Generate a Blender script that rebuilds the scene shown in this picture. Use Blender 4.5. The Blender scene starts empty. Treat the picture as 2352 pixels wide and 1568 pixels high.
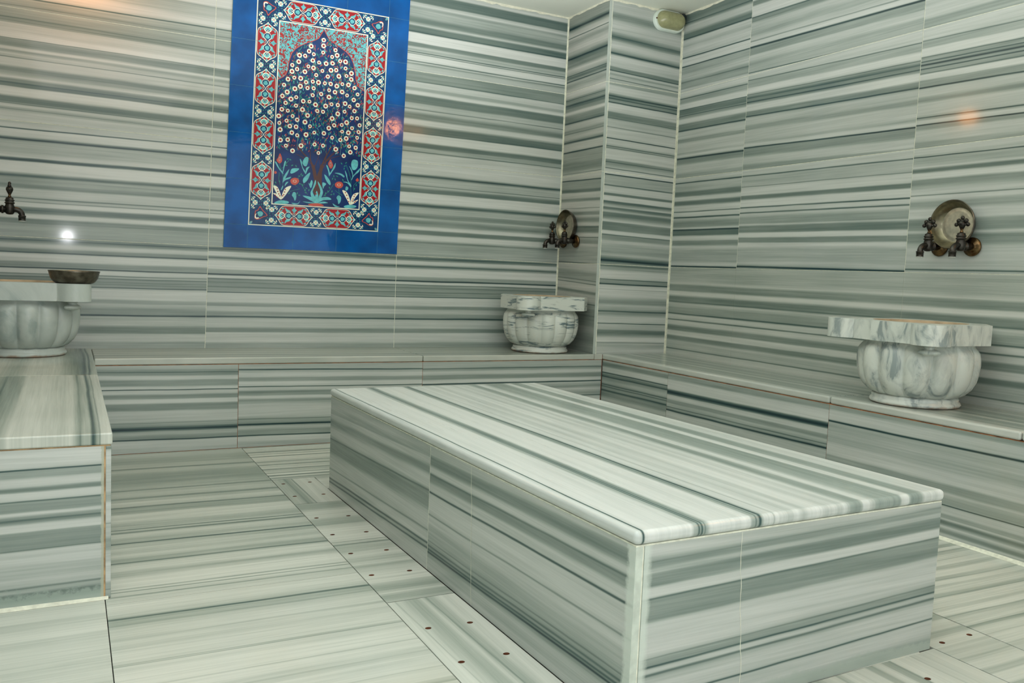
import bpy, bmesh, math, random
from mathutils import Vector, Matrix
C = bpy.context.scene.collection
PI = math.pi
# ------------------------------------------------------------------ camera
cam_d = bpy.data.cameras.new('camera'); cam = bpy.data.objects.new('camera', cam_d); C.objects.link(cam)
cam_d.sensor_width = 36.0; cam_d.lens = 1947.46/2352*36; cam_d.clip_start = .02
def cam_matrix(loc, yaw, pitch, roll):
    f = Vector((-math.sin(yaw)*math.cos(pitch), math.cos(yaw)*math.cos(pitch), math.sin(pitch)))
    r = f.cross(Vector((0, 0, 1))).normalized(); u = r.cross(f)
    c, s = math.cos(roll), math.sin(roll)
    R = r*c+u*s; U = u*c-r*s
    return Matrix(((R.x, U.x, -f.x, loc[0]), (R.y, U.y, -f.y, loc[1]), (R.z, U.z, -f.z, loc[2]), (0, 0, 0, 1)))
cam.matrix_world = cam_matrix((-.7487, -4.7435, .9134), -.4845, -.0800, .0416)
bpy.context.scene.camera = cam
vs = bpy.context.scene.view_settings
vs.view_transform = 'Standard'; vs.look = 'None'; vs.gamma = 1; vs.exposure = 0.0; vs.use_curve_mapping = False
w = bpy.data.worlds.new('world'); bpy.context.scene.world = w; w.use_nodes = True
w.node_tree.nodes['Background'].inputs[0].default_value = (.8, .9, .8, 1)
w.node_tree.nodes['Background'].inputs[1].default_value = .3
# ------------------------------------------------------------------ lights
def area(name, loc, sx, sy, power, col, rot=(0, 0, 0)):
    l = bpy.data.lights.new(name, 'AREA'); l.shape = 'RECTANGLE'; l.size = sx; l.size_y = sy; l.energy = power; l.color = col
    o = bpy.data.objects.new(name, l); o.location = loc; o.rotation_euler = rot; C.objects.link(o); return o
def point(name, loc, r, power, col):
    l = bpy.data.lights.new(name, 'POINT'); l.shadow_soft_size = r; l.energy = power; l.color = col
    o = bpy.data.objects.new(name, l); o.location = loc; C.objects.link(o); return o
YF = -6.2
area('ceiling_light', (-.4, -3.9, 2.5), 1.2, 2.6, 28, (.985, .99, 1.02))
area('ceiling_bounce_fill', (.7, -2.1, 1.75), 1.8, 3.0, 57, (.985, .99, 1.02), (PI, 0, 0))  # added fill without a fixture, brightens the ceiling for soft bounce
area('rear_fill', (.7, YF+.02, 1.3), 3.2, 2.2, 34, (.985, .99, 1.02), (math.radians(90), 0, 0))  # added frontal fill panel at the solid rear wall, no real opening
point('camera_flash', (-.75, -4.70, 1.10), .026, 17, (.985, .99, 1.02))
point('warm_lamp_left', (-.69, -.11, 2.36), .07, 6.0, (1, .34, .07))
point('warm_lamp_right', (2.46, -4.37, 2.46), .055, 11.0, (1, .34, .07))
# room measures
XL, XW, XC, YC, YB, XR, YF, ZC, ZB = -1.19, 2.602, 2.059, -.4616, -.4828, 2.117, -6.2, 2.537, .45
XLB, YLB = -.643, -2.298
PX, PY, PW, PL, PZ, PT = .2035, -1.3732, .961, 2.0408, .4157, .0218   # platform
# ------------------------------------------------------------------ helpers
def srgb(r, g, b):
    f = lambda c: (c/255/12.92) if c/255 <= .04045 else ((c/255+.055)/1.055)**2.4
    return (f(r), f(g), f(b), 1)
class MB:
    def __init__(s): s.v = []; s.f = []; s.m = []; s.sm = []
    def add(s, vs, fs, mat=0, smooth=False):
        n = len(s.v); s.v += [tuple(v) for v in vs]
        for f in fs: s.f.append([i+n for i in f]); s.m.append(mat); s.sm.append(smooth)
    def box(s, a, b, mat=0):
        x0, y0, z0 = a; x1, y1, z1 = b
        s.add([(x0,y0,z0),(x1,y0,z0),(x1,y1,z0),(x0,y1,z0),(x0,y0,z1),(x1,y0,z1),(x1,y1,z1),(x0,y1,z1)],
              [(0,3,2,1),(4,5,6,7),(0,1,5,4),(1,2,6,5),(2,3,7,6),(3,0,4,7)], mat)
    def prism(s, poly, d, mat=0):
        """poly: front polygon (3-D points), d: offset vector to its back"""
        n = len(poly); d = Vector(d); b = [Vector(p)+d for p in poly]
        s.add(list(poly)+b, [tuple(range(n)), tuple(range(2*n-1, n-1, -1))]+[(i, i+n, (i+1) % n+n, (i+1) % n) for i in range(n)], mat)
    def lathe(s, prof, mt=None, seg=32, mat=0, smooth=True, cap=True, rf=None):
        """prof: list of (r, h) about local z"""
        mt = mt or Matrix(); vs = []
        for k, (r, h) in enumerate(prof):
            for i in range(seg):
                a = 2*PI*i/seg; rr = r*(rf(a, k) if rf else 1)
                vs.append(mt @ Vector((rr*math.cos(a), rr*math.sin(a), h)))
        fs = []
        for k in range(len(prof)-1):
            for i in range(seg):
                j = (i+1) % seg; fs.append((k*seg+i, k*seg+j, (k+1)*seg+j, (k+1)*seg+i))
        if cap: fs.append(tuple(range(seg-1, -1, -1))); fs.append(tuple((len(prof)-1)*seg+i for i in range(seg)))
        s.add(vs, fs, mat, smooth)
    def tube(s, path, radii, seg=16, mat=0, cap=True):
        path = [Vector(p) for p in path]; vs = []; up = None
        for i, p in enumerate(path):
            t = (path[min(i+1, len(path)-1)]-path[max(i-1, 0)]).normalized()
            if up is None: up = Vector((0, 1, 0)) if abs(t.y) < .9 else Vector((1, 0, 0))
            b = t.cross(up).normalized(); up = b.cross(t).normalized()
            r = radii[i] if isinstance(radii, (list, tuple)) else radii
            for k in range(seg):
                a = 2*PI*k/seg; vs.append(p+b*math.cos(a)*r+up*math.sin(a)*r)
        fs = [(i*seg+k, i*seg+(k+1) % seg, (i+1)*seg+(k+1) % seg, (i+1)*seg+k) for i in range(len(path)-1) for k in range(seg)]
        if cap: fs += [tuple(range(seg-1, -1, -1)), tuple((len(path)-1)*seg+k for k in range(seg))]
        s.add(vs, fs, mat, True)
    def ball(s, c, r, mat=0, seg=14, rings=9):
        r = (r, r, r) if not isinstance(r, (tuple, list)) else r
        vs = []; c = Vector(c)
        for j in range(1, rings):
            t = PI*j/rings
            for i in range(seg):
                a = 2*PI*i/seg; vs.append(c+Vector((r[0]*math.sin(t)*math.cos(a), r[1]*math.sin(t)*math.sin(a), r[2]*math.cos(t))))
        vs += [c+Vector((0, 0, r[2])), c-Vector((0, 0, r[2]))]; n = len(vs)
        fs = [(j*seg+i, (j+1)*seg+i, (j+1)*seg+(i+1) % seg, j*seg+(i+1) % seg) for j in range(rings-2) for i in range(seg)]
        fs += [(n-2, i, (i+1) % seg) for i in range(seg)]+[(n-1, (rings-2)*seg+(i+1) % seg, (rings-2)*seg+i) for i in range(seg)]
        s.add(vs, fs, mat, True)
    def build(s, name, mats, parent=None, bevel=0, loc=None, segs=2, sharp=None, fix=True):
        me = bpy.data.meshes.new(name)
        L = Vector(loc) if loc else Vector((0, 0, 0))
        me.from_pydata([tuple(Vector(v)-L) for v in s.v], [], s.f)
        for m in (mats if isinstance(mats, (list, tuple)) else [mats]): me.materials.append(m)
        for p, m, sm in zip(me.polygons, s.m, s.sm): p.material_index = m; p.use_smooth = sm
        if fix:
            bm = bmesh.new(); bm.from_mesh(me); bmesh.ops.recalc_face_normals(bm, faces=bm.faces); bm.to_mesh(me); bm.free()
        me.update()
        o = bpy.data.objects.new(name, me); C.objects.link(o)
        if parent: o.parent = parent
        o.location = L - (Vector(parent.location) if parent and not loc else Vector((0, 0, 0))) if not loc else L
        if parent and not loc: o.location = -Vector(world_loc(parent))
        if bevel:
            b = o.modifiers.new('b', 'BEVEL'); b.width = bevel; b.segments = segs; b.limit_method = 'ANGLE'; b.harden_normals = True
            for p in me.polygons: p.use_smooth = True
        if sharp is not None: me.set_sharp_from_angle(angle=sharp)
        return o
def world_loc(o):
    v = Vector(o.location)
    while o.parent: o = o.parent; v += Vector(o.location)
    return v
def empty(name, loc, label, cat, group=None):
    o = bpy.data.objects.new(name, None); o.empty_display_size = .1; o.location = loc; C.objects.link(o)
    o['label'] = label; o['category'] = cat
    if group: o['group'] = group
    return o
def struct(o): o['kind'] = 'structure'; return o
# ------------------------------------------------------------------ materials
def nodes(name):
    m = bpy.data.materials.new(name); m.use_nodes = True; nt = m.node_tree
    return m, nt, nt.nodes['Principled BSDF']
def plain(name, col, rough=.5, metal=0, spec=.5, var=0, bump=0, scale=20, coat=0):
    m, nt, b = nodes(name)
    b.inputs['Roughness'].default_value = rough; b.inputs['Metallic'].default_value = metal
    b.inputs['Specular IOR Level'].default_value = spec; b.inputs['Coat Weight'].default_value = coat; b.inputs['Coat Roughness'].default_value = .05
    b.inputs['Base Color'].default_value = col
    if var or bump:
        tc = nt.nodes.new('ShaderNodeNewGeometry'); n = nt.nodes.new('ShaderNodeTexNoise'); n.inputs['Scale'].default_value = scale; n.inputs['Detail'].default_value = 4
        nt.links.new(tc.outputs['Position'], n.inputs['Vector'])
        if var:
            r = nt.nodes.new('ShaderNodeValToRGB'); e = r.color_ramp.elements
            e[0].position = .35; e[1].position = .65
            e[0].color = tuple(c*(1-var) for c in col[:3])+(1,); e[1].color = tuple(min(1, c*(1+var)) for c in col[:3])+(1,)
            nt.links.new(n.outputs['Fac'], r.inputs[0]); nt.links.new(r.outputs[0], b.inputs['Base Color'])
        if bump:
            bp = nt.nodes.new('ShaderNodeBump'); bp.inputs['Strength'].default_value = bump; bp.inputs['Distance'].default_value = .002
            nt.links.new(n.outputs['Fac'], bp.inputs['Height']); nt.links.new(bp.outputs[0], b.inputs['Normal'])
    return m
STR = {
'b0L':{"tilt":0.0,"o0":-0.342,"k":[[0.4606,0.3],[0.4801,0.3],[0.4884,0.1],[0.5218,0.1],[0.5301,0.4],[0.5565,0.4],[0.5718,0.12],[0.6099,0.2],[0.6259,0.35],[0.6549,0.35],[0.6757,0.15],[0.6826,0.3],[0.6964,0.3],[0.7033,0.08],[0.7447,0.08],[0.7654,0.35],[0.8012,0.35],[0.8273,0.05],[0.8376,0.05],[0.8513,0.35],[0.8719,0.35],[0.8822,0.05],[0.9082,0.05],[0.9233,0.4],[0.9356,0.4],[0.9438,0.1],[0.9561,0.1],[0.9698,0.45],[0.993,0.45],[0.9985,0.3]],"l":[[0.6189,0.0042,0.85],[0.7599,0.0021,0.8],[0.7757,0.0028,0.45],[0.786,0.0028,0.45],[0.8032,0.0028,0.55],[0.817,0.0027,0.5],[0.8465,0.0027,0.95],[0.9192,0.0027,0.85],[0.978,0.0034,0.7]]},
'b0R':{"tilt":0.0,"o0":1.297,"k":[[0.4499,0.3],[0.4724,0.3],[0.4837,0.1],[0.5309,0.1],[0.5384,0.4],[0.5534,0.4],[0.5639,0.15],[0.6058,0.15],[0.6259,0.3],[0.6446,0.3],[0.6521,0.15],[0.673,0.15],[0.6782,0.35],[0.6908,0.35],[0.7005,0.08],[0.7414,0.08],[0.76,0.35],[0.8157,0.35],[0.829,0.08],[0.8357,0.08],[0.8527,0.3],[0.8675,0.3],[0.8749,0.06],[0.9156,0.06],[0.923,0.35],[0.9399,0.35],[0.9451,0.1],[0.9621,0.1],[0.9694,0.45],[0.9915,0.45],[0.9967,0.35]],"l":[[0.6185,0.0045,0.75],[0.7504,0.0022,0.8],[0.7786,0.003,0.5],[0.8038,0.003,0.45],[0.8216,0.003,0.55],[0.8453,0.0044,0.97],[0.9326,0.0037,0.6],[0.9798,0.0037,0.65]]},
'b1L':{"tilt":0.0035,"o0":-0.342,"k":[[1.0019,0.27],[1.0564,0.27],[1.0633,0.45],[1.0769,0.45],[1.0871,0.05],[1.1007,0.05],[1.1109,0.5],[1.1313,0.5],[1.1415,0.05],[1.1516,0.05],[1.172,0.2],[1.1903,0.15],[1.2214,0.15],[1.2296,0.42],[1.2431,0.42],[1.2499,0.28],[1.2755,0.28],[1.2823,0.5],[1.2917,0.5],[1.3039,0.03],[1.3524,0.03],[1.3578,0.5],[1.3699,0.5],[1.3746,0.1],[1.3881,0.1],[1.3982,0.24],[1.4486,0.24],[1.46,0.45],[1.4653,0.45],[1.472,0.08],[1.5042,0.08],[1.5136,0.1]],"l":[[1.1211,0.0034,0.55],[1.1618,0.0027,0.4],[1.1788,0.0027,0.5],[1.2863,0.0041,0.65],[1.3632,0.0054,0.78],[1.4586,0.004,0.85],[1.5089,0.0027,0.8]]},
'b1R':{"tilt":0.0007,"o0":1.297,"k":[[1.0004,0.27],[1.0592,0.27],[1.068,0.3],[1.0797,0.3],[1.0922,0.08],[1.1142,0.08],[1.1237,0.5],[1.1413,0.5],[1.1486,0.03],[1.1604,0.03],[1.1728,0.3],[1.1823,0.42],[1.1925,0.42],[1.213,0.15],[1.2217,0.42],[1.2385,0.42],[1.2495,0.2],[1.275,0.2],[1.2845,0.5],[1.2946,0.5],[1.3092,0.03],[1.3601,0.03],[1.3673,0.55],[1.3819,0.55],[1.3964,0.2],[1.4167,0.2],[1.4456,0.2],[1.4543,0.4],[1.4659,0.4],[1.4746,0.08],[1.5287,0.08]],"l":[[1.0739,0.0029,0.42],[1.2895,0.0044,0.65],[1.4058,0.0029,0.45],[1.4601,0.0051,0.75]]},
'b2L':{"tilt":-0.0073,"o0":-0.33,"k":[[1.5432,0.12],[1.5741,0.12],[1.5813,0.25],[1.5922,0.25],[1.5994,0.1],[1.6066,0.1],[1.6211,0.48],[1.641,0.48],[1.6536,0.03],[1.6879,0.03],[1.6934,0.55],[1.7042,0.55],[1.715,0.45],[1.7222,0.45],[1.733,0.05],[1.7373,0.05],[1.751,0.3],[1.7582,0.3],[1.769,0.45],[1.778,0.45],[1.7906,0.12],[1.82,0.12],[1.8301,0.2],[1.8426,0.15],[1.8516,0.3],[1.8587,0.3],[1.8659,0.08],[1.8702,0.08],[1.881,0.42],[1.9071,0.42],[1.9196,0.04],[1.931,0.04],[1.9393,0.1],[1.9482,0.14],[1.9839,0.14],[1.9882,0.36],[2.0053,0.36],[2.016,0.35],[2.0231,0.3],[2.0622,0.3]],"l":[[1.5867,0.0014,0.45],[1.6121,0.0014,0.55],[1.7078,0.0018,0.7],[1.7647,0.0014,0.4],[1.8265,0.0018,0.5],[1.9142,0.0018,0.5],[1.9964,0.0014,0.45],[2.0106,0.0018,0.55]]},
'b2R':{"tilt":-0.0067,"o0":1.296,"k":[[1.5461,0.1],[1.5855,0.1],[1.6052,0.25],[1.6216,0.25],[1.6281,0.55],[1.6458,0.55],[1.6576,0.03],[1.7001,0.03],[1.7099,0.55],[1.7412,0.55],[1.7588,0.06],[1.7784,0.06],[1.7914,0.45],[1.8109,0.45],[1.8285,0.2],[1.8597,0.2],[1.8727,0.2],[1.8824,0.52],[1.9213,0.52],[1.9297,0.05],[1.9388,0.05],[1.9517,0.28],[1.9621,0.28],[1.9698,0.12],[1.9957,0.12],[2.0099,0.42],[2.0666,0.42]],"l":[[1.5986,0.0026,0.55],[1.7079,0.0026,0.68],[1.8434,0.0026,0.5],[2.0034,0.0026,0.65]]},
'b3R':{"tilt":-0.0023,"o0":1.296,"k":[[2.0666,0.2],[2.0923,0.2],[2.0987,0.3],[2.1245,0.05],[2.1515,0.05],[2.1855,0.3],[2.1951,0.2],[2.2047,0.5],[2.2207,0.5],[2.2271,0.04],[2.2732,0.04],[2.2879,0.55],[2.3115,0.55],[2.323,0.1],[2.3389,0.47],[2.3599,0.47],[2.3707,0.3],[2.3867,0.3],[2.4057,0.2],[2.4184,0.35],[2.4312,0.08],[2.4458,0.2],[2.4515,0.55],[2.4959,0.55],[2.5073,0.1],[2.5199,0.15],[2.5547,0.15]],"l":[[2.1039,0.0026,0.45],[2.118,0.0026,0.6],[2.1598,0.0019,0.55],[2.1694,0.0026,0.65],[2.2834,0.0032,0.75]]},
'cl2':{"tilt":0.0027,"o0":-0.214,"k":[[1.5319,0.1],[1.5455,0.1],[1.5753,0.42],[1.6106,0.42],[1.6296,0.28],[1.6774,0.28],[1.7057,0.1],[1.7372,0.1],[1.7426,0.4],[1.7556,0.4],[1.7708,0.15],[1.7936,0.15],[1.8197,0.35],[1.8306,0.15],[1.8534,0.15],[1.8767,0.5],[1.8849,0.42],[1.912,0.42],[1.924,0.05],[1.9348,0.05],[1.9435,0.4],[1.9566,0.4],[1.9663,0.6],[1.9853,0.6],[1.988,0.4],[2.0043,0.4],[2.0358,0.1],[2.0641,0.1]],"l":[[1.5509,0.0022,0.5],[1.6867,0.0043,0.97],[1.7491,0.0043,0.8],[1.8034,0.0022,0.45],[1.8686,0.0038,0.8],[1.9794,0.0027,0.85],[2.0125,0.0027,0.7],[2.0206,0.0022,0.4]]},
'cl1':{"tilt":0.0273,"o0":-0.214,"k":[[1.2514,0.35],[1.2676,0.35],[1.2839,0.1],[1.2958,0.4],[1.3045,0.4],[1.3164,0.1],[1.3489,0.08],[1.3679,0.08],[1.3803,0.4],[1.3879,0.4],[1.3977,0.1],[1.4248,0.1],[1.4329,0.55],[1.4437,0.55],[1.4519,0.3],[1.4898,0.3],[1.5223,0.1],[1.5331,0.1]],"l":[[1.3326,0.0022,0.4],[1.5033,0.0033,0.85]]},
'cl1b':{"tilt":0.0298,"o0":-0.297,"k":[[1.0033,0.27],[1.0926,0.27],[1.1094,0.1],[1.1205,0.35],[1.1317,0.35],[1.1428,0.25],[1.1652,0.08],[1.1763,0.08],[1.1875,0.4],[1.2154,0.4],[1.2321,0.05],[1.2461,0.2]],"l":[[0.9978,0.0022,0.85],[1.154,0.0028,0.55],[1.2182,0.0028,0.55]]},
'cl0':{"tilt":0.0448,"o0":-0.297,"k":[[0.491,0.25],[0.5467,0.35],[0.6024,0.15],[0.6303,0.3],[0.6582,0.3],[0.7418,0.25],[0.7585,0.15],[0.8031,0.15],[0.8153,0.45],[0.8226,0.45],[0.8309,0.1],[0.8588,0.1],[0.8839,0.2],[0.9145,0.32],[0.9368,0.32],[0.9591,0.12],[0.987,0.12]],"l":[[0.6805,0.0045,0.35],[0.7501,0.0033,0.5],[0.8727,0.0028,0.55],[0.8922,0.0028,0.45]]},
'cf2':{"tilt":-0.0261,"o0":2.281,"k":[[1.5316,0.06],[1.5475,0.06],[1.5687,0.2],[1.5845,0.35],[1.5977,0.4],[1.6057,0.4],[1.6136,0.08],[1.6663,0.08],[1.6821,0.3],[1.7031,0.1],[1.7242,0.1],[1.7425,0.07],[1.7897,0.07],[1.8081,0.15],[1.8405,0.15],[1.8604,0.42],[1.8854,0.42],[1.8917,0.1],[1.9334,0.1],[1.949,0.4],[1.9542,0.4],[1.9739,0.5],[1.9854,0.5],[1.9931,0.3],[2.0009,0.1],[2.0398,0.1],[2.045,0.3],[2.058,0.3]],"l":[[1.5232,0.0032,1.0],[1.5581,0.0021,0.65],[1.5946,0.0021,0.65],[1.6763,0.0021,0.6],[1.6874,0.0026,0.65],[1.7336,0.0026,1.0],[1.7986,0.0031,0.4],[1.8515,0.0021,0.6],[1.9427,0.0031,0.95],[1.9646,0.0026,0.8],[1.9802,0.0031,0.85]]},
'cf3':{"tilt":-0.032,"o0":2.281,"k":[[2.059,0.15],[2.0709,0.2],[2.0942,0.15],[2.1045,0.35],[2.1148,0.1],[2.1329,0.45],[2.1458,0.45],[2.151,0.15],[2.1819,0.15]],"l":[[2.0787,0.0021,0.6],[2.1252,0.0026,0.8]]},
'cf1':{"tilt":-0.0221,"o0":2.281,"k":[[1.2731,0.4],[1.2838,0.5],[1.2945,0.5],[1.3063,0.08],[1.3202,0.55],[1.3277,0.55],[1.3346,0.08],[1.349,0.3],[1.3576,0.55],[1.3651,0.55],[1.3693,0.03],[1.396,0.03],[1.4024,0.52],[1.4109,0.52],[1.4173,0.1],[1.4503,0.1],[1.4705,0.25],[1.5156,0.25]],"l":[[1.4598,0.0037,0.65],[1.523,0.0032,1.0]]},
'cf1b':{"tilt":-0.012,"o0":2.352,"k":[[1.0004,0.4],[1.0071,0.7],[1.0172,0.7],[1.0452,0.15],[1.0619,0.3],[1.0759,0.3],[1.101,0.2],[1.1178,0.2],[1.1289,0.1],[1.1428,0.37],[1.1579,0.37],[1.1735,0.05],[1.1874,0.05],[1.1957,0.42],[1.239,0.42],[1.2457,0.05],[1.2501,0.05],[1.2678,0.35]],"l":[[1.0127,0.0034,0.9],[1.1651,0.0028,0.6]]},
'cf0':{"tilt":-0.0139,"o0":2.352,"k":[[0.4449,0.1],[0.4735,0.1],[0.4993,0.25],[0.525,0.05],[0.545,0.05],[0.5593,0.3],[0.5753,0.5],[0.589,0.5],[0.5992,0.18],[0.6192,0.18],[0.6505,0.1],[0.6732,0.1],[0.6931,0.3],[0.7158,0.3],[0.7424,0.1],[0.7554,0.32],[0.7724,0.32],[0.7894,0.15],[0.7979,0.07],[0.8261,0.07],[0.8487,0.05],[0.8616,0.05],[0.8796,0.36],[0.8937,0.36],[0.9106,0.05],[0.9499,0.05],[0.9612,0.3],[0.9735,0.3],[0.978,0.5],[0.9836,0.5]],"l":[[0.5165,0.0023,0.4],[0.6334,0.0028,0.65],[0.7073,0.0045,0.65],[0.8402,0.0023,0.25],[0.8723,0.0039,0.93],[0.8994,0.0023,0.65]]},
'rA':{"tilt":0.0142,"o0":-0.723,"k":[[1.517,0.1],[1.5319,0.1],[1.5442,0.3],[1.5564,0.3],[1.5714,0.14],[1.6156,0.14],[1.6258,0.38],[1.6462,0.38],[1.6734,0.05],[1.6857,0.22],[1.6938,0.12],[1.7483,0.12],[1.7564,0.32],[1.7721,0.32],[1.7755,0.12],[1.8129,0.12],[1.8367,0.45],[1.8625,0.45],[1.8707,0.05],[1.8911,0.05],[1.9047,0.4],[1.9217,0.4],[1.9251,0.52],[1.9435,0.52],[1.9578,0.05],[1.985,0.05],[1.9931,0.3],[2.0169,0.3],[2.034,0.1],[2.0761,0.1],[2.0816,0.32],[2.1258,0.32],[2.1428,0.15],[2.1598,0.15],[2.1768,0.3],[2.204,0.3],[2.221,0.08],[2.257,0.08],[2.2754,0.14],[2.323,0.14],[2.3366,0.25],[2.3536,0.12],[2.3706,0.12],[2.3876,0.55],[2.4046,0.55],[2.4182,0.3],[2.4284,0.14],[2.4556,0.14],[2.4693,0.42],[2.4897,0.42],[2.5033,0.5],[2.5169,0.5],[2.5441,0.3]],"l":[[1.6557,0.0048,0.97],[1.8258,0.0041,0.8],[1.9149,0.0027,0.7],[1.9523,0.0027,0.65],[2.0217,0.0027,0.65],[2.119,0.0034,0.5],[2.2142,0.0034,0.85],[2.2666,0.0034,0.8],[2.3808,0.0034,0.8],[2.4761,0.0027,0.65]]},
'rAb':{"tilt":0.0069,"o0":-0.813,"k":[[1.0183,0.1],[1.0345,0.25],[1.0953,0.25],[1.1115,0.08],[1.1212,0.08],[1.1309,0.4],[1.1536,0.4],[1.1601,0.05],[1.1804,0.05],[1.1909,0.5],[1.2169,0.5],[1.2314,0.03],[1.2412,0.35],[1.2695,0.35],[1.2817,0.12],[1.3182,0.05],[1.3425,0.05],[1.3644,0.05],[1.3773,0.5],[1.3927,0.5],[1.4033,0.08],[1.4195,0.08],[1.4317,0.5],[1.4519,0.5],[1.46,0.2],[1.4924,0.2]],"l":[[0.9996,0.0049,0.92],[1.2209,0.0032,0.9],[1.2979,0.0049,0.65],[1.332,0.0032,0.55],[1.5087,0.0032,0.8]]},
'r0':{"tilt":0.0017,"o0":-1.227,"k":[[0.4353,0.12],[0.4691,0.12],[0.4992,0.22],[0.5217,0.22],[0.5368,0.15],[0.5481,0.42],[0.5669,0.42],[0.5744,0.06],[0.5984,0.06],[0.6082,0.4],[0.6308,0.4],[0.6421,0.08],[0.6571,0.08],[0.6834,0.07],[0.6947,0.07],[0.7173,0.3],[0.7473,0.3],[0.7699,0.1],[0.7834,0.42],[0.8113,0.42],[0.8286,0.03],[0.8428,0.03],[0.8526,0.38],[0.8812,0.38],[0.894,0.08],[0.9128,0.22],[0.9857,0.22]],"l":[[0.4879,0.0038,0.5],[0.6706,0.0045,0.5],[0.7082,0.0045,0.6],[0.7812,0.003,0.55]]},
'rB3':{"tilt":0.0213,"o0":-1.604,"k":[[2.0517,0.1],[2.0745,0.25],[2.0982,0.25],[2.1131,0.3],[2.1272,0.15],[2.1552,0.15],[2.1623,0.35],[2.1877,0.35],[2.2096,0.07],[2.2254,0.07],[2.2517,0.15],[2.2675,0.25],[2.2868,0.25],[2.3132,0.15],[2.3263,0.15],[2.3395,0.4]],"l":[[2.0622,0.0026,0.65],[2.2009,0.0053,0.93],[2.2342,0.0035,0.35]]},
'rB2':{"tilt":0.0263,"o0":-1.604,"k":[[1.5238,0.15],[1.5343,0.3],[1.5545,0.3],[1.5624,0.12],[1.5957,0.12],[1.6098,0.35],[1.6396,0.35],[1.6571,0.07],[1.6659,0.07],[1.6773,0.22],[1.6887,0.12],[1.7413,0.12],[1.7519,0.3],[1.7677,0.3],[1.7782,0.15],[1.8062,0.15],[1.8291,0.4],[1.8457,0.4],[1.8554,0.05],[1.8834,0.05],[1.8922,0.42],[1.929,0.42],[1.9536,0.05],[1.9755,0.05],[1.9834,0.28],[2.0097,0.28],[2.0273,0.12],[2.0518,0.12]],"l":[[1.6484,0.0035,0.97],[1.822,0.0035,0.8],[1.9001,0.0026,0.78],[1.922,0.0044,0.6],[1.9404,0.0026,0.5],[2.0194,0.0026,0.55]]},
'rB1':{"tilt":0.0073,"o0":-1.604,"k":[[0.9846,0.3],[0.9952,0.3],[1.0216,0.14],[1.0374,0.22],[1.1006,0.22],[1.1165,0.05],[1.1305,0.05],[1.1376,0.38],[1.1586,0.38],[1.1657,0.02],[1.185,0.02],[1.1929,0.45],[1.2219,0.45],[1.2325,0.1],[1.2395,0.3],[1.2694,0.3],[1.2852,0.12],[1.3159,0.07],[1.3397,0.04],[1.3678,0.04],[1.3766,0.48],[1.3906,0.48],[1.3977,0.07],[1.4275,0.07],[1.4592,0.2],[1.4934,0.2],[1.5119,0.12],[1.5207,0.12]],"l":[[1.0005,0.0044,0.9],[1.2984,0.0035,0.62],[1.3282,0.0035,0.68],[1.4433,0.0026,0.4],[1.5031,0.0026,0.65]]},
'rC3':{"tilt":0.0011,"o0":-2.407,"k":[[2.0456,0.1],[2.0514,0.1],[2.0562,0.3],[2.0659,0.3],[2.0731,0.22],[2.0794,0.35],[2.0957,0.35],[2.1044,0.15],[2.1141,0.15],[2.1237,0.12],[2.1526,0.12]],"l":[[2.0582,0.0019,0.5]]},
'rC2':{"tilt":0.0238,"o0":-2.407,"k":[[1.5166,0.15],[1.5272,0.15],[1.5358,0.32],[1.556,0.32],[1.5657,0.14],[1.6099,0.14],[1.6186,0.33],[1.6282,0.33],[1.6426,0.08],[1.6523,0.08],[1.6595,0.3],[1.6787,0.14],[1.7268,0.14],[1.7379,0.35],[1.7494,0.35],[1.7619,0.14],[1.7894,0.14],[1.8086,0.36],[1.8279,0.36],[1.8341,0.05],[1.8534,0.05],[1.8591,0.36],[1.9289,0.36],[1.9399,0.05],[1.9674,0.05],[1.9736,0.28],[1.9962,0.28],[2.0121,0.12],[2.0458,0.12]],"l":[[1.6345,0.0024,0.9],[1.6657,0.0024,0.75],[1.7985,0.0034,0.85],[1.8606,0.0019,0.65],[1.8803,0.0024,0.85],[1.8976,0.0038,0.85],[1.912,0.0024,0.75],[1.9313,0.0019,0.65],[2.0034,0.0024,0.5]]},
'rC1':{"tilt":0.0039,"o0":-2.407,"k":[[1.3791,0.36],[1.3969,0.36],[1.4046,0.07],[1.4258,0.07],[1.4345,0.5],[1.4442,0.5],[1.4538,0.1],[1.4625,0.24],[1.4933,0.24],[1.5126,0.15]],"l":[[1.4996,0.0019,0.9]]},
'rC1b':{"tilt":0.018,"o0":-2.56,"k":[[0.9888,0.2],[1.0312,0.15],[1.11,0.15],[1.1251,0.35],[1.1554,0.35],[1.1687,0.07],[1.1796,0.36],[1.2208,0.36],[1.2311,0.1],[1.2644,0.1],[1.2826,0.3],[1.2959,0.3],[1.3129,0.1],[1.3492,0.1]],"l":[[1.004,0.0036,0.6],[1.331,0.0024,0.45]]},
'f0':{"tilt":-0.0093,"o0":-0.393,"k":[[0.0078,0.2],[0.0185,0.2],[0.0318,0.08],[0.0556,0.08],[0.07,0.35],[0.0784,0.35],[0.0901,0.15],[0.1007,0.2],[0.107,0.6],[0.1208,0.6],[0.1282,0.3],[0.1335,0.3],[0.1536,0.12],[0.1969,0.12],[0.2063,0.38],[0.2316,0.38],[0.2406,0.05],[0.2537,0.05],[0.2616,0.4],[0.2748,0.4],[0.2827,0.1],[0.2932,0.1],[0.3073,0.05],[0.3142,0.05],[0.322,0.34],[0.3456,0.34],[0.3524,0.08],[0.3661,0.08],[0.3718,0.35],[0.3954,0.35],[0.4016,0.2],[0.4189,0.2],[0.4225,0.2]],"l":[[0.0631,0.0027,0.93],[0.1134,0.0042,0.95],[0.143,0.0021,0.35],[0.301,0.0021,0.8],[0.3849,0.0026,0.55]]},
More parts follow.
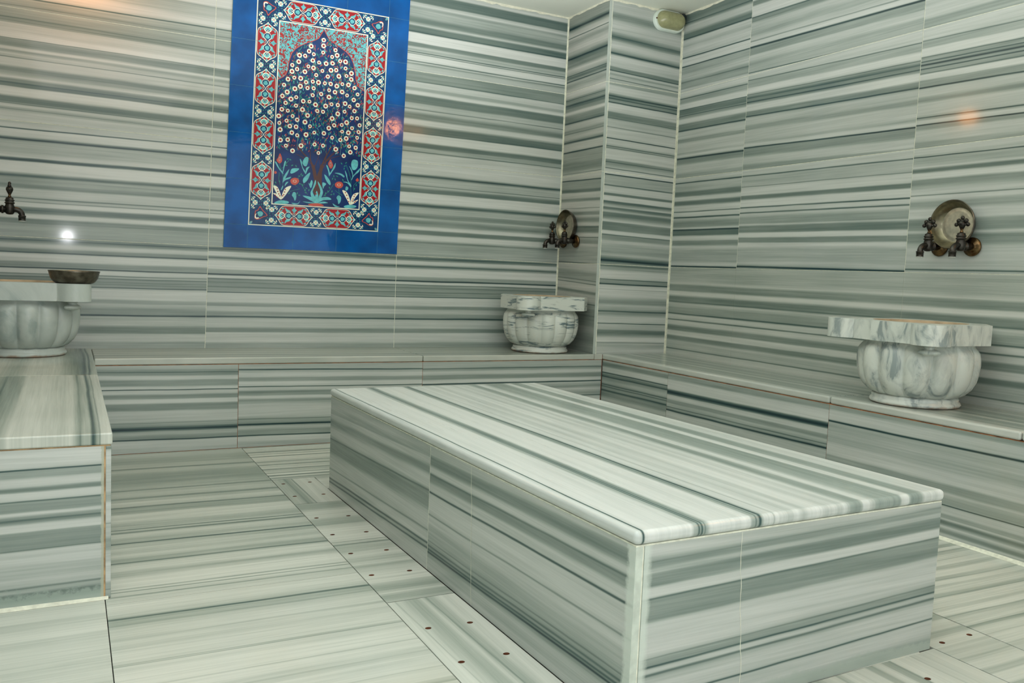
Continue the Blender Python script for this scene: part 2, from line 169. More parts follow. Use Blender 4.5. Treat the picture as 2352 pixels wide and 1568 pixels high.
'f1':{"tilt":-0.0086,"o0":0.168,"k":[[0.007,0.2],[0.0223,0.2],[0.0325,0.08],[0.0483,0.08],[0.0653,0.35],[0.0822,0.35],[0.0946,0.15],[0.1031,0.2],[0.12,0.33],[0.1296,0.33],[0.1567,0.12],[0.2073,0.12],[0.2157,0.17],[0.2353,0.38],[0.2466,0.05],[0.2544,0.05],[0.2606,0.38],[0.2768,0.38],[0.2858,0.1],[0.2942,0.1],[0.3149,0.05],[0.3238,0.05],[0.3328,0.32],[0.3445,0.32],[0.3529,0.08],[0.3685,0.08],[0.3752,0.22],[0.3986,0.2],[0.4187,0.2]],"l":[[0.0574,0.0028,0.9],[0.1127,0.0045,0.95],[0.1398,0.0023,0.45],[0.3015,0.0028,0.6],[0.3864,0.0028,0.78]]},
'f2':{"tilt":0.0,"o0":1.588,"k":[[0.0353,0.1],[0.0614,0.3],[0.0876,0.1],[0.1398,0.15],[0.1832,0.1],[0.2179,0.3],[0.2438,0.1],[0.2611,0.35],[0.2784,0.15],[0.3,0.07],[0.3112,0.07],[0.3199,0.35],[0.3371,0.35],[0.3457,0.08],[0.3578,0.08],[0.3664,0.3],[0.3862,0.2],[0.4077,0.2]],"l":[[0.1181,0.0052,0.9],[0.2049,0.0035,0.6],[0.2905,0.0035,0.85],[0.3758,0.0034,0.55]]},
'g0':{"tilt":-0.0033,"o0":-0.793,"k":[[0.1017,0.15],[0.149,0.25],[0.1903,0.2],[0.2068,0.4],[0.2257,0.4],[0.2494,0.35],[0.2789,0.35],[0.2836,0.2],[0.3013,0.2],[0.3114,0.3],[0.3232,0.45],[0.3332,0.45],[0.3527,0.08],[0.3745,0.08],[0.3863,0.4],[0.4017,0.4],[0.4058,0.25]],"l":[[0.2376,0.0047,0.7],[0.2606,0.003,0.6],[0.2724,0.0024,0.7],[0.3214,0.0041,0.7],[0.3438,0.003,0.8]]},
'g1':{"tilt":-0.0075,"o0":-1.706,"k":[[0.1324,0.15],[0.1619,0.3],[0.1816,0.18],[0.211,0.2],[0.2317,0.33],[0.2578,0.2],[0.2651,0.35],[0.2789,0.35],[0.2848,0.13],[0.3035,0.13],[0.3104,0.6],[0.329,0.6],[0.3379,0.08],[0.3831,0.08],[0.392,0.35],[0.4087,0.35],[0.4151,0.25]],"l":[[0.2228,0.0044,0.85],[0.2401,0.0025,0.55],[0.3192,0.0069,0.85]]},
'g2':{"tilt":-0.0023,"o0":-2.862,"k":[[-0.0023,0.3],[0.0193,0.15],[0.0267,0.4],[0.0345,0.4],[0.0475,0.08],[0.0596,0.5],[0.0682,0.5],[0.0769,0.1],[0.083,0.3],[0.0942,0.3],[0.0994,0.13],[0.1176,0.13],[0.1349,0.3],[0.1513,0.3],[0.1687,0.12],[0.1773,0.3],[0.2011,0.3],[0.2076,0.1],[0.2293,0.1],[0.2371,0.12],[0.2509,0.12],[0.263,0.22],[0.3245,0.22],[0.3375,0.2],[0.3591,0.12],[0.3937,0.12],[0.4024,0.3],[0.4154,0.3],[0.4206,0.2]],"l":[[0.0081,0.0017,0.6],[0.1275,0.0017,0.85],[0.3479,0.0043,0.88]]},
'h0':{"tilt":0.0118,"o0":-0.781,"k":[[0.012,0.1],[0.0254,0.45],[0.0368,0.45],[0.0454,0.2],[0.0635,0.18],[0.0929,0.18],[0.1157,0.15],[0.1252,0.08],[0.1498,0.08],[0.1592,0.35],[0.2008,0.35],[0.2055,0.05],[0.2215,0.05],[0.2276,0.36],[0.2417,0.36],[0.2487,0.06],[0.2525,0.06],[0.2572,0.33],[0.2792,0.33],[0.2886,0.06],[0.3049,0.06],[0.3106,0.45],[0.3166,0.45],[0.3227,0.08],[0.3395,0.08],[0.346,0.3],[0.3609,0.3],[0.3749,0.06],[0.4121,0.06],[0.419,0.2]],"l":[[0.0549,0.0029,0.4],[0.1559,0.0019,0.45],[0.2346,0.0023,0.5],[0.2834,0.0019,0.55],[0.3647,0.0019,0.88]]},
'pn':{"tilt":0.0242,"o0":0.383,"k":[[0.0,0.35],[0.0122,0.3],[0.0303,0.12],[0.053,0.15],[0.0665,0.14],[0.0996,0.14],[0.107,0.25],[0.1211,0.15],[0.1259,0.2],[0.131,0.36],[0.142,0.36],[0.1503,0.2],[0.1637,0.1],[0.2156,0.1],[0.2215,0.15],[0.2274,0.42],[0.2436,0.42],[0.2509,0.38],[0.27,0.38],[0.2773,0.06],[0.2943,0.06],[0.3007,0.42],[0.3235,0.42],[0.3269,0.22],[0.3351,0.22],[0.3386,0.36],[0.3444,0.36],[0.356,0.2],[0.3676,0.12],[0.3878,0.12]],"l":[[0.0605,0.0018,0.8],[0.113,0.0027,0.6],[0.1301,0.0015,0.97],[0.1474,0.0015,0.5],[0.2726,0.0015,0.65],[0.3496,0.0017,0.4]]},
'pl':{"tilt":-0.019,"o0":-2.679,"k":[[0.0168,0.2],[0.0468,0.2],[0.0532,0.33],[0.0895,0.33],[0.1143,0.25],[0.128,0.25],[0.1579,0.12],[0.1707,0.12],[0.187,0.1],[0.2391,0.1],[0.2554,0.13],[0.2733,0.13],[0.2819,0.4],[0.2968,0.4],[0.3109,0.1],[0.3203,0.1],[0.3332,0.42],[0.3511,0.42],[0.3579,0.3],[0.3631,0.14],[0.3909,0.14]],"l":[[0.063,0.0026,0.9],[0.0716,0.0026,0.7],[0.0831,0.0026,0.6],[0.0981,0.0017,0.5],[0.1784,0.0026,0.4],[0.2477,0.0026,0.88],[0.3024,0.003,0.55]]},
'pl0':{"tilt":-0.0379,"o0":-1.88,"k":[[-0.0864,0.35],[-0.0695,0.15],[-0.0527,0.15],[-0.019,0.12],[0.0203,0.12],[0.0372,0.2],[0.0568,0.3],[0.0709,0.14],[0.0933,0.14],[0.1214,0.13],[0.1495,0.13],[0.1635,0.2],[0.1775,0.4],[0.2197,0.4],[0.2449,0.12],[0.2702,0.12],[0.2842,0.35],[0.3011,0.35],[0.3123,0.12],[0.3291,0.12]],"l":[[-0.0414,0.0028,0.45],[0.0495,0.0028,0.85],[0.0653,0.0034,0.8],[0.1057,0.0034,0.4],[0.2281,0.0028,0.6]]},
'pt':{"tilt":0.0,"o0":-3.452,"k":[[0.253,0.1],[0.2726,0.03],[0.383,0.03],[0.3923,0.3],[0.4266,0.3],[0.435,0.02],[0.5461,0.02],[0.5538,0.3],[0.5821,0.3],[0.5899,0.07],[0.6109,0.07],[0.6348,0.05],[0.6482,0.15],[0.6685,0.15],[0.6835,0.05],[0.7028,0.17],[0.7167,0.17],[0.7335,0.04],[0.7661,0.04],[0.7848,0.18],[0.8051,0.06],[0.8242,0.17],[0.8464,0.05],[0.8719,0.38],[0.8961,0.38],[0.9069,0.07],[0.9254,0.07],[0.9534,0.36],[0.9819,0.36],[0.9915,0.4],[1.0368,0.4],[1.0466,0.06],[1.0697,0.06],[1.0797,0.42],[1.1167,0.42],[1.1338,0.1],[1.1648,0.15],[1.1858,0.05],[1.214,0.05]],"l":[[0.2617,0.0022,0.95],[0.4041,0.0024,0.7],[0.4123,0.0024,0.8],[0.4206,0.0024,0.5],[0.564,0.0026,0.5],[0.5757,0.0039,0.85],[0.6175,0.0026,0.25]]},
'fl':{"tilt":0.0,"o0":-0.098,"k":[[-2.8677,0.06],[-2.7709,0.05],[-2.7491,0.12],[-2.662,0.08],[-2.6231,0.2],[-2.6031,0.1],[-2.541,0.1],[-2.5086,0.22],[-2.473,0.38],[-2.4056,0.1],[-2.3692,0.06],[-2.3381,0.1],[-2.3164,0.15],[-2.1981,0.05],[-2.1551,0.05],[-2.1331,0.25],[-2.1138,0.3],[-2.0803,0.08],[-2.0429,0.13],[-1.9882,0.36],[-1.96,0.12],[-1.9209,0.22],[-1.8914,0.14],[-1.8504,0.28],[-1.7915,0.28],[-1.7688,0.2],[-1.7457,0.16],[-1.6334,0.3],[-1.5741,0.1],[-1.5081,0.1],[-1.4809,0.36],[-1.4299,0.36],[-1.3579,0.13],[-1.3081,0.3],[-1.2228,0.22],[-1.1881,0.28],[-1.1221,0.3],[-1.0768,0.4],[-0.9153,0.4],[-0.8519,0.2],[-0.7325,0.22],[-0.6911,0.36],[-0.6129,0.36],[-0.5467,0.2],[-0.4512,0.2]],"l":[[-2.8375,0.0032,0.25],[-2.7269,0.0027,0.4],[-2.7197,0.0036,0.3],[-2.5828,0.0082,0.25],[-2.4954,0.0044,0.4],[-2.4548,0.0057,0.8],[-2.2957,0.0052,0.35],[-2.2613,0.004,0.4],[-2.2397,0.0055,0.35],[-2.019,0.0064,0.55],[-1.8322,0.0055,0.8],[-1.7144,0.0099,0.5],[-1.6845,0.006,0.55],[-1.411,0.0071,0.6],[-1.2827,0.0128,0.5],[-1.1581,0.0082,0.55],[-0.7964,0.0132,0.5]]},
'flf':{"tilt":0.0,"o0":-0.098,"k":[[-2.633,0.05],[-2.3692,0.06]],"l":[[-2.4548,0.0046,0.6]]}}
def generic(t0, t1, seed, dark=.8, density=1.):
    """a plausible run of bands and hairlines for slabs of the same stone"""
    R = random.Random(seed); k = []; l = []; t = t0-.05
    while t < t1+.05:
        lo = R.choice([.04, .08, .15, .1]); wd = R.uniform(.02, .07)/density
        k += [(t, lo), (t+wd, lo)]; t += wd+.008
        if R.random() < .75:
            hi = R.uniform(.25, .5)*min(1, dark+.2); wd = R.uniform(.01, .04)/density
            k += [(t, hi), (t+wd, hi)]
            if R.random() < .55: l.append((t+wd*R.choice([0, .5, 1]), R.uniform(.002, .004), R.uniform(.55, 1)*dark))
            t += wd+.008
        elif R.random() < .5: l.append((t, .002, R.uniform(.4, .7)*dark))
    return dict(tilt=R.uniform(-.01, .01), o0=0, k=k, l=l)
def profile(prof, t0, t1, n=230):
    k = sorted(prof['k']); out = []
    for i in range(n+1):
        t = t0+(t1-t0)*i/n
        if t <= k[0][0]: v = k[0][1]
        elif t >= k[-1][0]: v = k[-1][1]
        else:
            for a, b in zip(k, k[1:]):
                if a[0] <= t <= b[0]: v = a[1]+(b[1]-a[1])*((t-a[0])/max(1e-6, b[0]-a[0])); break
        for c, wd, lv in prof['l']:
            wd = max(wd*.9, (t1-t0)/n*.8); g = math.exp(-((t-c)/wd)**2); v = max(v, v+(min(1, lv*1.12)-v)*g)
        out.append(v)
    # a light smoothing, the bands of the stone bleed into each other
    return [(out[max(i-1, 0)]+6*out[i]+out[min(i+1, n)])/8 for i in range(n+1)]
def merge(*names, extra=None):
    ps = [STR[n] for n in names]+([extra] if extra else [])
    r = dict(tilt=ps[0]['tilt'], o0=ps[0]['o0'], k=[], l=[])
    r['k'] = sorted(sum([list(map(tuple, p['k'])) for p in ps], [])); r['l'] = sorted(sum([list(map(tuple, p['l'])) for p in ps], []))
    return r
def extend(p, t0, t1, seed, dark=.8):
    """keep what is known of a slab, carry on with the same kind of stripes beyond it"""
    k = sorted(map(tuple, p['k'])); l = list(map(tuple, p['l'])); lo, hi = k[0][0], k[-1][0]
    g = generic(t0, t1, seed, dark)
    k += [q for q in g['k'] if q[0] < lo-.012 or q[0] > hi+.012]; l += [q for q in g['l'] if q[0] < lo-.012 or q[0] > hi+.012]
    return dict(tilt=p['tilt'], o0=p['o0'], k=sorted(k), l=l)
TONE = [(0, (204, 208, 203)), (.3, (147, 158, 151)), (.5, (106, 122, 115)), (.75, (60, 86, 84)), (1, (12, 44, 50))]
def tone_ramp(nt, tint=(1, 1, 1)):
    r = nt.nodes.new('ShaderNodeValToRGB'); e = r.color_ramp.elements
    while len(e) > 1: e.remove(e[-1])
    for i, (p, c) in enumerate(TONE):
        q = e[0] if i == 0 else e.new(p); q.position = p
        s = srgb(*c); q.color = (s[0]*tint[0], s[1]*tint[1], s[2]*tint[2], 1)
    return r
def mnode(nt, op, a, b=None, c=None, clamp=False):
    n = nt.nodes.new('ShaderNodeMath'); n.operation = op; n.use_clamp = clamp
    for i, x in enumerate((a, b, c)):
        if x is None: continue
        if isinstance(x, (int, float)): n.inputs[i].default_value = x
        else: nt.links.new(x, n.inputs[i])
    return n.outputs[0]
MAT = {}
def marble(name, tax, oax, prof, t0, t1, seed=0, tint=(1, 1, 1), rough=.34, warp=.012, patch=None, streak=.2, stain=0, con=1., coat=.35):
    """striped grey marble: tax is the world axis across the stripes, oax the one along them"""
    m, nt, b = nodes(name); L = nt.links
    g = nt.nodes.new('ShaderNodeNewGeometry'); sx = nt.nodes.new('ShaderNodeSeparateXYZ'); L.new(g.outputs['Position'], sx.inputs[0])
    t, o = sx.outputs[tax], sx.outputs[oax]
    def vec(fo, ft, z):
        c = nt.nodes.new('ShaderNodeCombineXYZ'); L.new(mnode(nt, 'MULTIPLY', o, fo), c.inputs[0]); L.new(mnode(nt, 'MULTIPLY', t, ft), c.inputs[1]); c.inputs[2].default_value = z; return c.outputs[0]
    def noise(v, det=2, sc=1, rg=.5):
        n = nt.nodes.new('ShaderNodeTexNoise'); n.inputs['Scale'].default_value = sc; n.inputs['Detail'].default_value = det; n.inputs['Roughness'].default_value = rg; L.new(v, n.inputs['Vector']); return n.outputs['Fac']
    w1 = noise(vec(.9, 1.5, seed*3.1+.5)); w2 = noise(vec(7, 30, seed*1.7+9))
    tt = mnode(nt, 'SUBTRACT', t, mnode(nt, 'MULTIPLY', mnode(nt, 'SUBTRACT', o, float(prof['o0'])), float(prof['tilt'])))
    tt = mnode(nt, 'ADD', tt, mnode(nt, 'MULTIPLY', mnode(nt, 'SUBTRACT', w1, .5), warp))
    tt = mnode(nt, 'ADD', tt, mnode(nt, 'MULTIPLY', mnode(nt, 'SUBTRACT', w2, .5), .003))
    u = mnode(nt, 'DIVIDE', mnode(nt, 'SUBTRACT', tt, t0), t1-t0, clamp=True)
    NC = max(1, min(8, round((t1-t0)/.28))); q = profile(prof, t0, t1, 230*NC); us_ = mnode(nt, 'MULTIPLY', u, NC); v = None
    for sg in range(NC):
        fc = nt.nodes.new('ShaderNodeFloatCurve'); cv = fc.mapping.curves[0]; fc.mapping.use_clip = True
        qq = q[230*sg:230*sg+231]; n = 230; keep = [0]; i = 0
        while i < n:                                   # drop samples a straight line already gives
            j = i+1
            while j < n and j-i < 14:
                a, z = qq[i], qq[j+1]
                if max(abs(a+(z-a)*(h-i)/(j+1-i)-qq[h]) for h in range(i, j+2)) > .012: break
                j += 1
            keep.append(j); i = j
        pts = [(h/n, qq[h]) for h in keep]
        cv.points[0].location = pts[0]; cv.points[1].location = pts[-1]
        for p in pts[1:-1]: cv.points.new(*p)
        for p in cv.points: p.handle_type = 'VECTOR'
        fc.mapping.update(); L.new(mnode(nt, 'SUBTRACT', us_, float(sg), clamp=True), fc.inputs['Value'])
        if v is None: v = fc.outputs[0]
        else:
            x = nt.nodes.new('ShaderNodeMix'); x.data_type = 'FLOAT'; L.new(mnode(nt, 'GREATER_THAN', us_, float(sg)), x.inputs[0]); L.new(v, x.inputs[2]); L.new(fc.outputs[0], x.inputs[3]); v = x.outputs[0]
    bl = noise(vec(2.2, 18, seed+40), 3); st = noise(vec(2.5, 150, seed+70), 3, rg=.7); cl = noise(vec(1.3, 3.5, seed+20), 3)
    v = mnode(nt, 'MULTIPLY', v, mnode(nt, 'ADD', mnode(nt, 'MULTIPLY', bl, .55*con), .80*con))
    v = mnode(nt, 'ADD', v, mnode(nt, 'MULTIPLY', mnode(nt, 'SUBTRACT', st, .5), streak)); sm = noise(vec(1.1, 48, seed+55), 3, rg=.65)
    v = mnode(nt, 'ADD', v, mnode(nt, 'MULTIPLY', mnode(nt, 'SUBTRACT', sm, .5), .3*con))
    v = mnode(nt, 'ADD', v, mnode(nt, 'MULTIPLY', mnode(nt, 'SUBTRACT', cl, .5), .14), clamp=True)
    r = tone_ramp(nt, tint); L.new(v, r.inputs[0]); col = r.outputs[0]
    def mixc(fac, col, c2):
        x = nt.nodes.new('ShaderNodeMix'); x.data_type = 'RGBA'; L.new(fac, x.inputs[0]); L.new(col, x.inputs[6]); x.inputs[7].default_value = c2; return x.outputs[2]
    if patch:                                          # (axis, edge, width, colour): ragged filler or limescale from an edge
        for ax, e0, wd, c2, rag, sc in patch:
            d = mnode(nt, 'ABSOLUTE', mnode(nt, 'SUBTRACT', sx.outputs[ax], e0))
            nn = nt.nodes.new('ShaderNodeTexNoise'); nn.inputs['Scale'].default_value = sc; nn.inputs['Detail'].default_value = 6; nn.inputs['Roughness'].default_value = .7; L.new(g.outputs['Position'], nn.inputs['Vector'])
            d = mnode(nt, 'ADD', d, mnode(nt, 'MULTIPLY', mnode(nt, 'SUBTRACT', nn.outputs['Fac'], .5), rag))
            f = mnode(nt, 'MULTIPLY', mnode(nt, 'SUBTRACT', wd, d), 1/(wd*.35), clamp=True); f = mnode(nt, 'MULTIPLY', f, .8)
            col = mixc(f, col, c2)
    if stain:
        sn = noise(vec(1.1, 1.7, seed+90), 4); f = mnode(nt, 'MULTIPLY', mnode(nt, 'SUBTRACT', sn, .5), stain*4, clamp=True)
        col = mixc(f, col, srgb(176, 166, 132))
    L.new(col, b.inputs['Base Color'])
    b.inputs['Specular IOR Level'].default_value = .4; b.inputs['Coat Weight'].default_value = coat; b.inputs['Coat Roughness'].default_value = .075
    rr = mnode(nt, 'ADD', mnode(nt, 'MULTIPLY', st, .16), rough-.08); L.new(rr, b.inputs['Roughness'])
    MAT[name] = m; return m
GROUT = plain('cream grout', srgb(222, 224, 206), .8, var=.12, scale=60)
RUST = plain('rusty grout', srgb(150, 96, 58), .8, var=.45, scale=25)
RUSTY2 = plain('brown joint', srgb(112, 68, 44), .8, var=.4, scale=20)
DARKGAP = plain('drain dark', srgb(70, 42, 28), .9)
PLASTER = plain('ceiling paint', srgb(222, 226, 212), .7, var=.02, scale=3)
PLASTERW = plain('plaster edge', srgb(218, 218, 198), .8, var=.08, scale=50)
G = .0016   # half a joint
# ------------------------------------------------------------------ the room
ROW = [0, .992, 1.54, 2.062, ZC]
def jl(z): return -.0995+.0195*(z-.45)
def wall_slab(mb, axis, at, back, a0, a1, z0, z1, mat, a0t=None, a1t=None, g=G):
    """one stone slab on a wall; a0..a1 along the wall (a0t, a1t at its top)"""
    a0t = a0 if a0t is None else a0t; a1t = a1 if a1t is None else a1t
    z0 += g; z1 -= g
    P = [(a0+g, z0), (a1-g, z0), (a1t-g, z1), (a0t+g, z1)]
    if axis == 1: mb.prism([(p, at, z) for p, z in P], (0, back, 0), mat)
    else: mb.prism([(at, p, z) for p, z in P], (back, 0, 0), mat)
def P_(name): return STR[name]
# back wall
mb = MB(); mats = [GROUT]
def addm(m): mats.append(m); return len(mats)-1
T = .02
mb.box((XL, .0012, 0), (XC+.01, .06, ZC), 0)
for k, (nL, nR) in enumerate([('b0L', 'b0R'), ('b1L', 'b1R'), ('b2L', 'b2R'), (None, 'b3R')]):
    z0, z1 = ROW[k], ROW[k+1]
    pl = extend(P_(nL), z0-.02, z1+.02, 11+k) if nL else generic(z0-.02, z1+.02, 77)
    if not nL: pl['k'] = sorted([(2.06, .3), (2.1, .3), (2.13, .1), (2.16, .1), (2.175, .25), (2.2, .2)]+[q for q in pl['k'] if q[0] > 2.22]); pl['l'] = [(2.078, .003, .4), (2.115, .003, .65)]+[q for q in pl['l'] if q[0] > 2.22]
    pr = extend(P_(nR), z0-.02, z1+.02, 21+k)
    A = addm(marble('wall marble L%d' % k, 2, 0, pl, z0-.02, z1+.02, seed=k+1)); B = addm(marble('wall marble R%d' % k, 2, 0, pr, z0-.02, z1+.02, seed=k+5))
    wall_slab(mb, 1, 0, T, XL, jl(z0), z0, z1, A, a1t=jl(z1))
    wall_slab(mb, 1, 0, T, jl(z0), .5 if k else .96, z0, z1, A if k else B, a0t=jl(z1))
    wall_slab(mb, 1, 0, T, .5 if k else .96, XC-.006, z0, z1, B)
struct(mb.build('wall_back', mats))
# pillar in the corner
mb = MB(); mats = [GROUT]
mb.box((XC+.0012, YC+.0012, 0), (XW, .06, ZC), 0)
EDGE = plain('slab edge', srgb(180, 190, 182), .3, var=.06, scale=15)
E_ = addm(EDGE)
pcl = [extend(P_('cl0'), 0, 1, 31), extend(merge('cl1', 'cl1b'), .99, 1.56, 32), extend(P_('cl2'), 1.53, 2.08, 33), generic(2.04, 2.56, 34, 1.)]
pcl[3]['k'] = [(2.06, .1), (2.1, .35), (2.13, .2), (2.15, .6), (2.165, .35), (2.2, .1), (2.22, .4), (2.25, .5), (2.27, .6), (2.3, .2), (2.33, .1), (2.37, .3), (2.4, .1), (2.43, .2), (2.46, .6), (2.48, .3), (2.5, .35), (2.56, .3)]
pcl[3]['l'] = [(2.13, .004, .85), (2.165, .003, .7), (2.27, .005, .9), (2.4, .003, .6), (2.455, .006, .95)]
pcf = [extend(P_('cf0'), 0, 1, 41), extend(merge('cf1', 'cf1b'), .99, 1.56, 42), extend(P_('cf2'), 1.53, 2.08, 43), P_('cf3')]
g3 = [(2.19, .08), (2.21, .1), (2.225, .5), (2.24, .3), (2.26, .1), (2.29, .15), (2.31, .5), (2.33, .45), (2.35, .15), (2.4, .12), (2.43, .4), (2.45, .35), (2.47, .12), (2.53, .15)]
pcf[3] = dict(tilt=pcf[3]['tilt'], o0=pcf[3]['o0'], k=sorted(list(map(tuple, pcf[3]['k']))+g3), l=list(map(tuple, pcf[3]['l']))+[(2.225, .005, .75), (2.32, .004, .6)])
for k in range(4):
    z0, z1 = ROW[k], ROW[k+1]
    A = addm(marble('pillar side %d' % k, 2, 1, pcl[k], z0-.02, z1+.02, seed=k+11, tint=(1.0, .96, .94), warp=.006)); B = addm(marble('pillar front %d' % k, 2, 0, pcf[k], z0-.02, z1+.02, seed=k+15, warp=.006))
    wall_slab(mb, 0, XC, T, YC+.002, -.008, z0, z1, A)
    wall_slab(mb, 1, YC, T, XC+.0215, XW-.009, z0, z1, B)
    mb.box((XC+.0004, YC, z0+G), (XC+.018, YC+.0034, z1-G), E_)
    
struct(mb.build('wall_corner', mats))
# right wall
mb = MB(); mats = [GROUT]
mb.box((XW+.0012, YF, 0), (XW+.06, .06, ZC), 0)
p0 = addm(marble('right wall 0', 2, 1, extend(P_('r0'), 0, 1.0, 51), -.02+.02, 1.01, seed=21, tint=(1, .99, .96)))
RA = [merge('rAb'), P_('rA'), P_('rA')]; RB = [P_('rB1'), P_('rB2'), P_('rB3')]; RC = [merge('rC1', 'rC1b'), P_('rC2'), P_('rC3')]
ys = [YF, -2.155, -1.062, YC]
for j, RR in enumerate([RC, RB, RA]):
    wall_slab(mb, 0, XW, T, ys[j], ys[j+1]-(.009 if j == 2 else 0), 0, ROW[1], p0, g=.0008)
    for k in range(1, 4):
        z0, z1 = ROW[k], ROW[k+1]
        pr = RR[k-1]
        if j == 2: pr = dict(tilt=pr['tilt'], o0=pr['o0'], k=[q for q in pr['k'] if z0-.03 < q[0] < z1+.03], l=[q for q in pr['l'] if z0-.03 < q[0] < z1+.03])
        A = addm(marble('right wall %d%d' % (j, k), 2, 1, extend(pr, z0-.02, z1+.02, 60+j*5+k), z0-.02, z1+.02, seed=j*7+k+25))
        wall_slab(mb, 0, XW, T, ys[j], ys[j+1]-(.009 if j == 2 else 0), z0, z1, A)
struct(mb.build('wall_right', mats))
# the two walls the photograph does not show (left of the left bench, and behind the camera)
mb = MB(); mats = [GROUT]; A = addm(marble('left wall', 2, 1, generic(0, ZC, 91), 0, ZC, seed=51)); mb.box((XL-.06, YF, 0), (XL, .06, ZC), A); struct(mb.build('wall_left', mats))
mb = MB(); mats = [GROUT]; A = addm(marble('front wall', 2, 0, generic(0, ZC, 92), 0, ZC, seed=52)); mb.box((XL, YF-.06, 0), (XW, YF, ZC), A); struct(mb.build('wall_front', mats))
mb = MB(); mb.box((XL-.06, YF-.06, ZC), (XW+.06, .06, ZC+.06)); struct(mb.build('ceiling', PLASTER))
# ragged plaster where walls meet the ceiling
def ragged(name, pts, nrm, h, seed):
    R = random.Random(seed); a, b = Vector(pts[0]), Vector(pts[1]); n = max(6, int((b-a).length/.03)); mb = MB(); nv = Vector(nrm)
    top = [a.lerp(b, i/n) for i in range(n+1)]; lo = [p-Vector((0, 0, h*R.uniform(.5, 1.3))) for p in top]
    vs = top+lo+[p+nv*.004 for p in top]+[p+nv*.002 for p in lo]; m = n+1; fs = []
    for i in range(n): fs += [(2*m+i, 2*m+i+1, 3*m+i+1, 3*m+i), (m+i, m+i+1, 3*m+i+1, 3*m+i)]
    mb.add(vs, fs); return struct(mb.build(name, PLASTERW))
ragged('trim_1', ((XL, 0, ZC), (XC, 0, ZC)), (0, -1, 0), .012, 1)
ragged('trim_2', ((XC, 0, ZC), (XC, YC, ZC)), (-1, 0, 0), .010, 2)
ragged('trim_3', ((XC, YC, ZC), (XW, YC, ZC)), (0, -1, 0), .012, 3)
ragged('trim_4', ((XW, YC, ZC), (XW, YF, ZC)), (-1, 0, 0), .012, 4)
# ------------------------------------------------------------------ floor
ct, st_ = math.cos(PT), math.sin(PT)
def pp(u, v, z=0): return (PX+u*ct+v*st_, PY+u*st_-v*ct, z)
def xl(y): return .016+(-1.11-y)*.006
def xp(y): return PX+(PY-y)*math.tan(PT)           # platform's left foot line
FT = .03
mb = MB(); mats = [plain('floor joint', srgb(124, 98, 74), .8, var=.35, scale=20)]
mb.box((XL, YF, -FT-.03), (XW, .0, -FT), 0)
def tile(poly, mat, g=.0012):
    c = sum((Vector((x, y, 0)) for x, y in poly), Vector())/len(poly); out = []
    for x, y in poly: out.append((x-math.copysign(g, x-c.x), y-math.copysign(g, y-c.y), 0))
    mb.prism(out, (0, 0, -FT), mat)
WARM = (1.05, 1.04, .98)
yj = -2.345
fA = addm(marble('floor A', 1, 0, extend(P_('fl'), -3.0, -.45, 101), -2.36, -.46, seed=61, con=0.85, coat=.15, tint=WARM, streak=.3, warp=.03))
fB = addm(marble('floor B', 1, 0, extend(P_('fl'), -4.3, -.45, 102, .35), -3.7, -2.32, seed=62, con=0.7, coat=.15, tint=WARM, streak=.3, warp=.04, stain=.35))
fC = addm(marble('floor C', 1, 0, generic(-3.8, -2.3, 103, .3), -3.8, -2.28, seed=63, con=0.6, coat=.15, tint=WARM, streak=.3, warp=.05, stain=.3))
fD = addm(marble('floor D', 1, 0, generic(-1.2, -.45, 107, .7, 2.2), -1.2, -.45, seed=64, con=0.9, coat=.15, tint=WARM, streak=.4))
fE = addm(marble('floor E', 1, 0, generic(-4.2, -1.1, 105, .6, 1.6), -4.2, -1.1, seed=65, con=0.7, coat=.15, tint=WARM, streak=.35, warp=.06))
fF = addm(marble('floor F', 1, 0, generic(YF, -3.6, 106, .4), YF, -3.6, seed=66, con=0.7, coat=.15, tint=WARM, streak=.3, warp=.04))
tile([(XL, 0), (XL, YLB), (-.66, YLB), (-.66, 0)], fC)
tile([(-.66, yj), (xl(yj), yj), (xl(YB), YB), (-.66, YB)], fA)
tile([(-.66, YB), (XW, YB), (XW, 0), (-.66, 0)], fD)
tile([(XL, -3.7), (-.66, -3.7), (-.66, YLB), (XL, YLB)], fC)
tile([(-.66, -3.7), (xl(-3.7), -3.7), (xl(yj), yj), (-.66, yj)], fB)
tile([(xl(-1.155), -1.155), (XR, -1.155), (XR, YB), (xl(YB), YB)], fD)
tile([(XR, YF), (XW, YF), (XW, YB), (XR, YB)], fE)
tile([(1.437, -3.64), (XR, -3.64), (XR, -1.157), (1.437, -1.157)], fE)
tile([(xl(-3.7), -3.70), (XR, -3.70), (XR, -3.642), (xl(-3.64), -3.642)], fF)
tile([(XL, YF), (XR, YF), (XR, -3.70), (XL, -3.70)], fF)
tile([(xp(-1.157)-.0004, -1.36), (1.437, -1.36), (1.437, -1.157), (xp(-1.157)-.0004, -1.157)], fD)   # behind the platform
tile([(xp(-3.64)+.02, -3.40), (1.165, -3.40), (1.165, -1.37), (xp(-1.4)+.04, -1.37)], fF)            # bed under the platform
tile([(1.222, -2.348), (1.436, -2.348), (1.436, -1.362), (1.222, -1.362)], fE)
struct(mb.build('floor', mats))
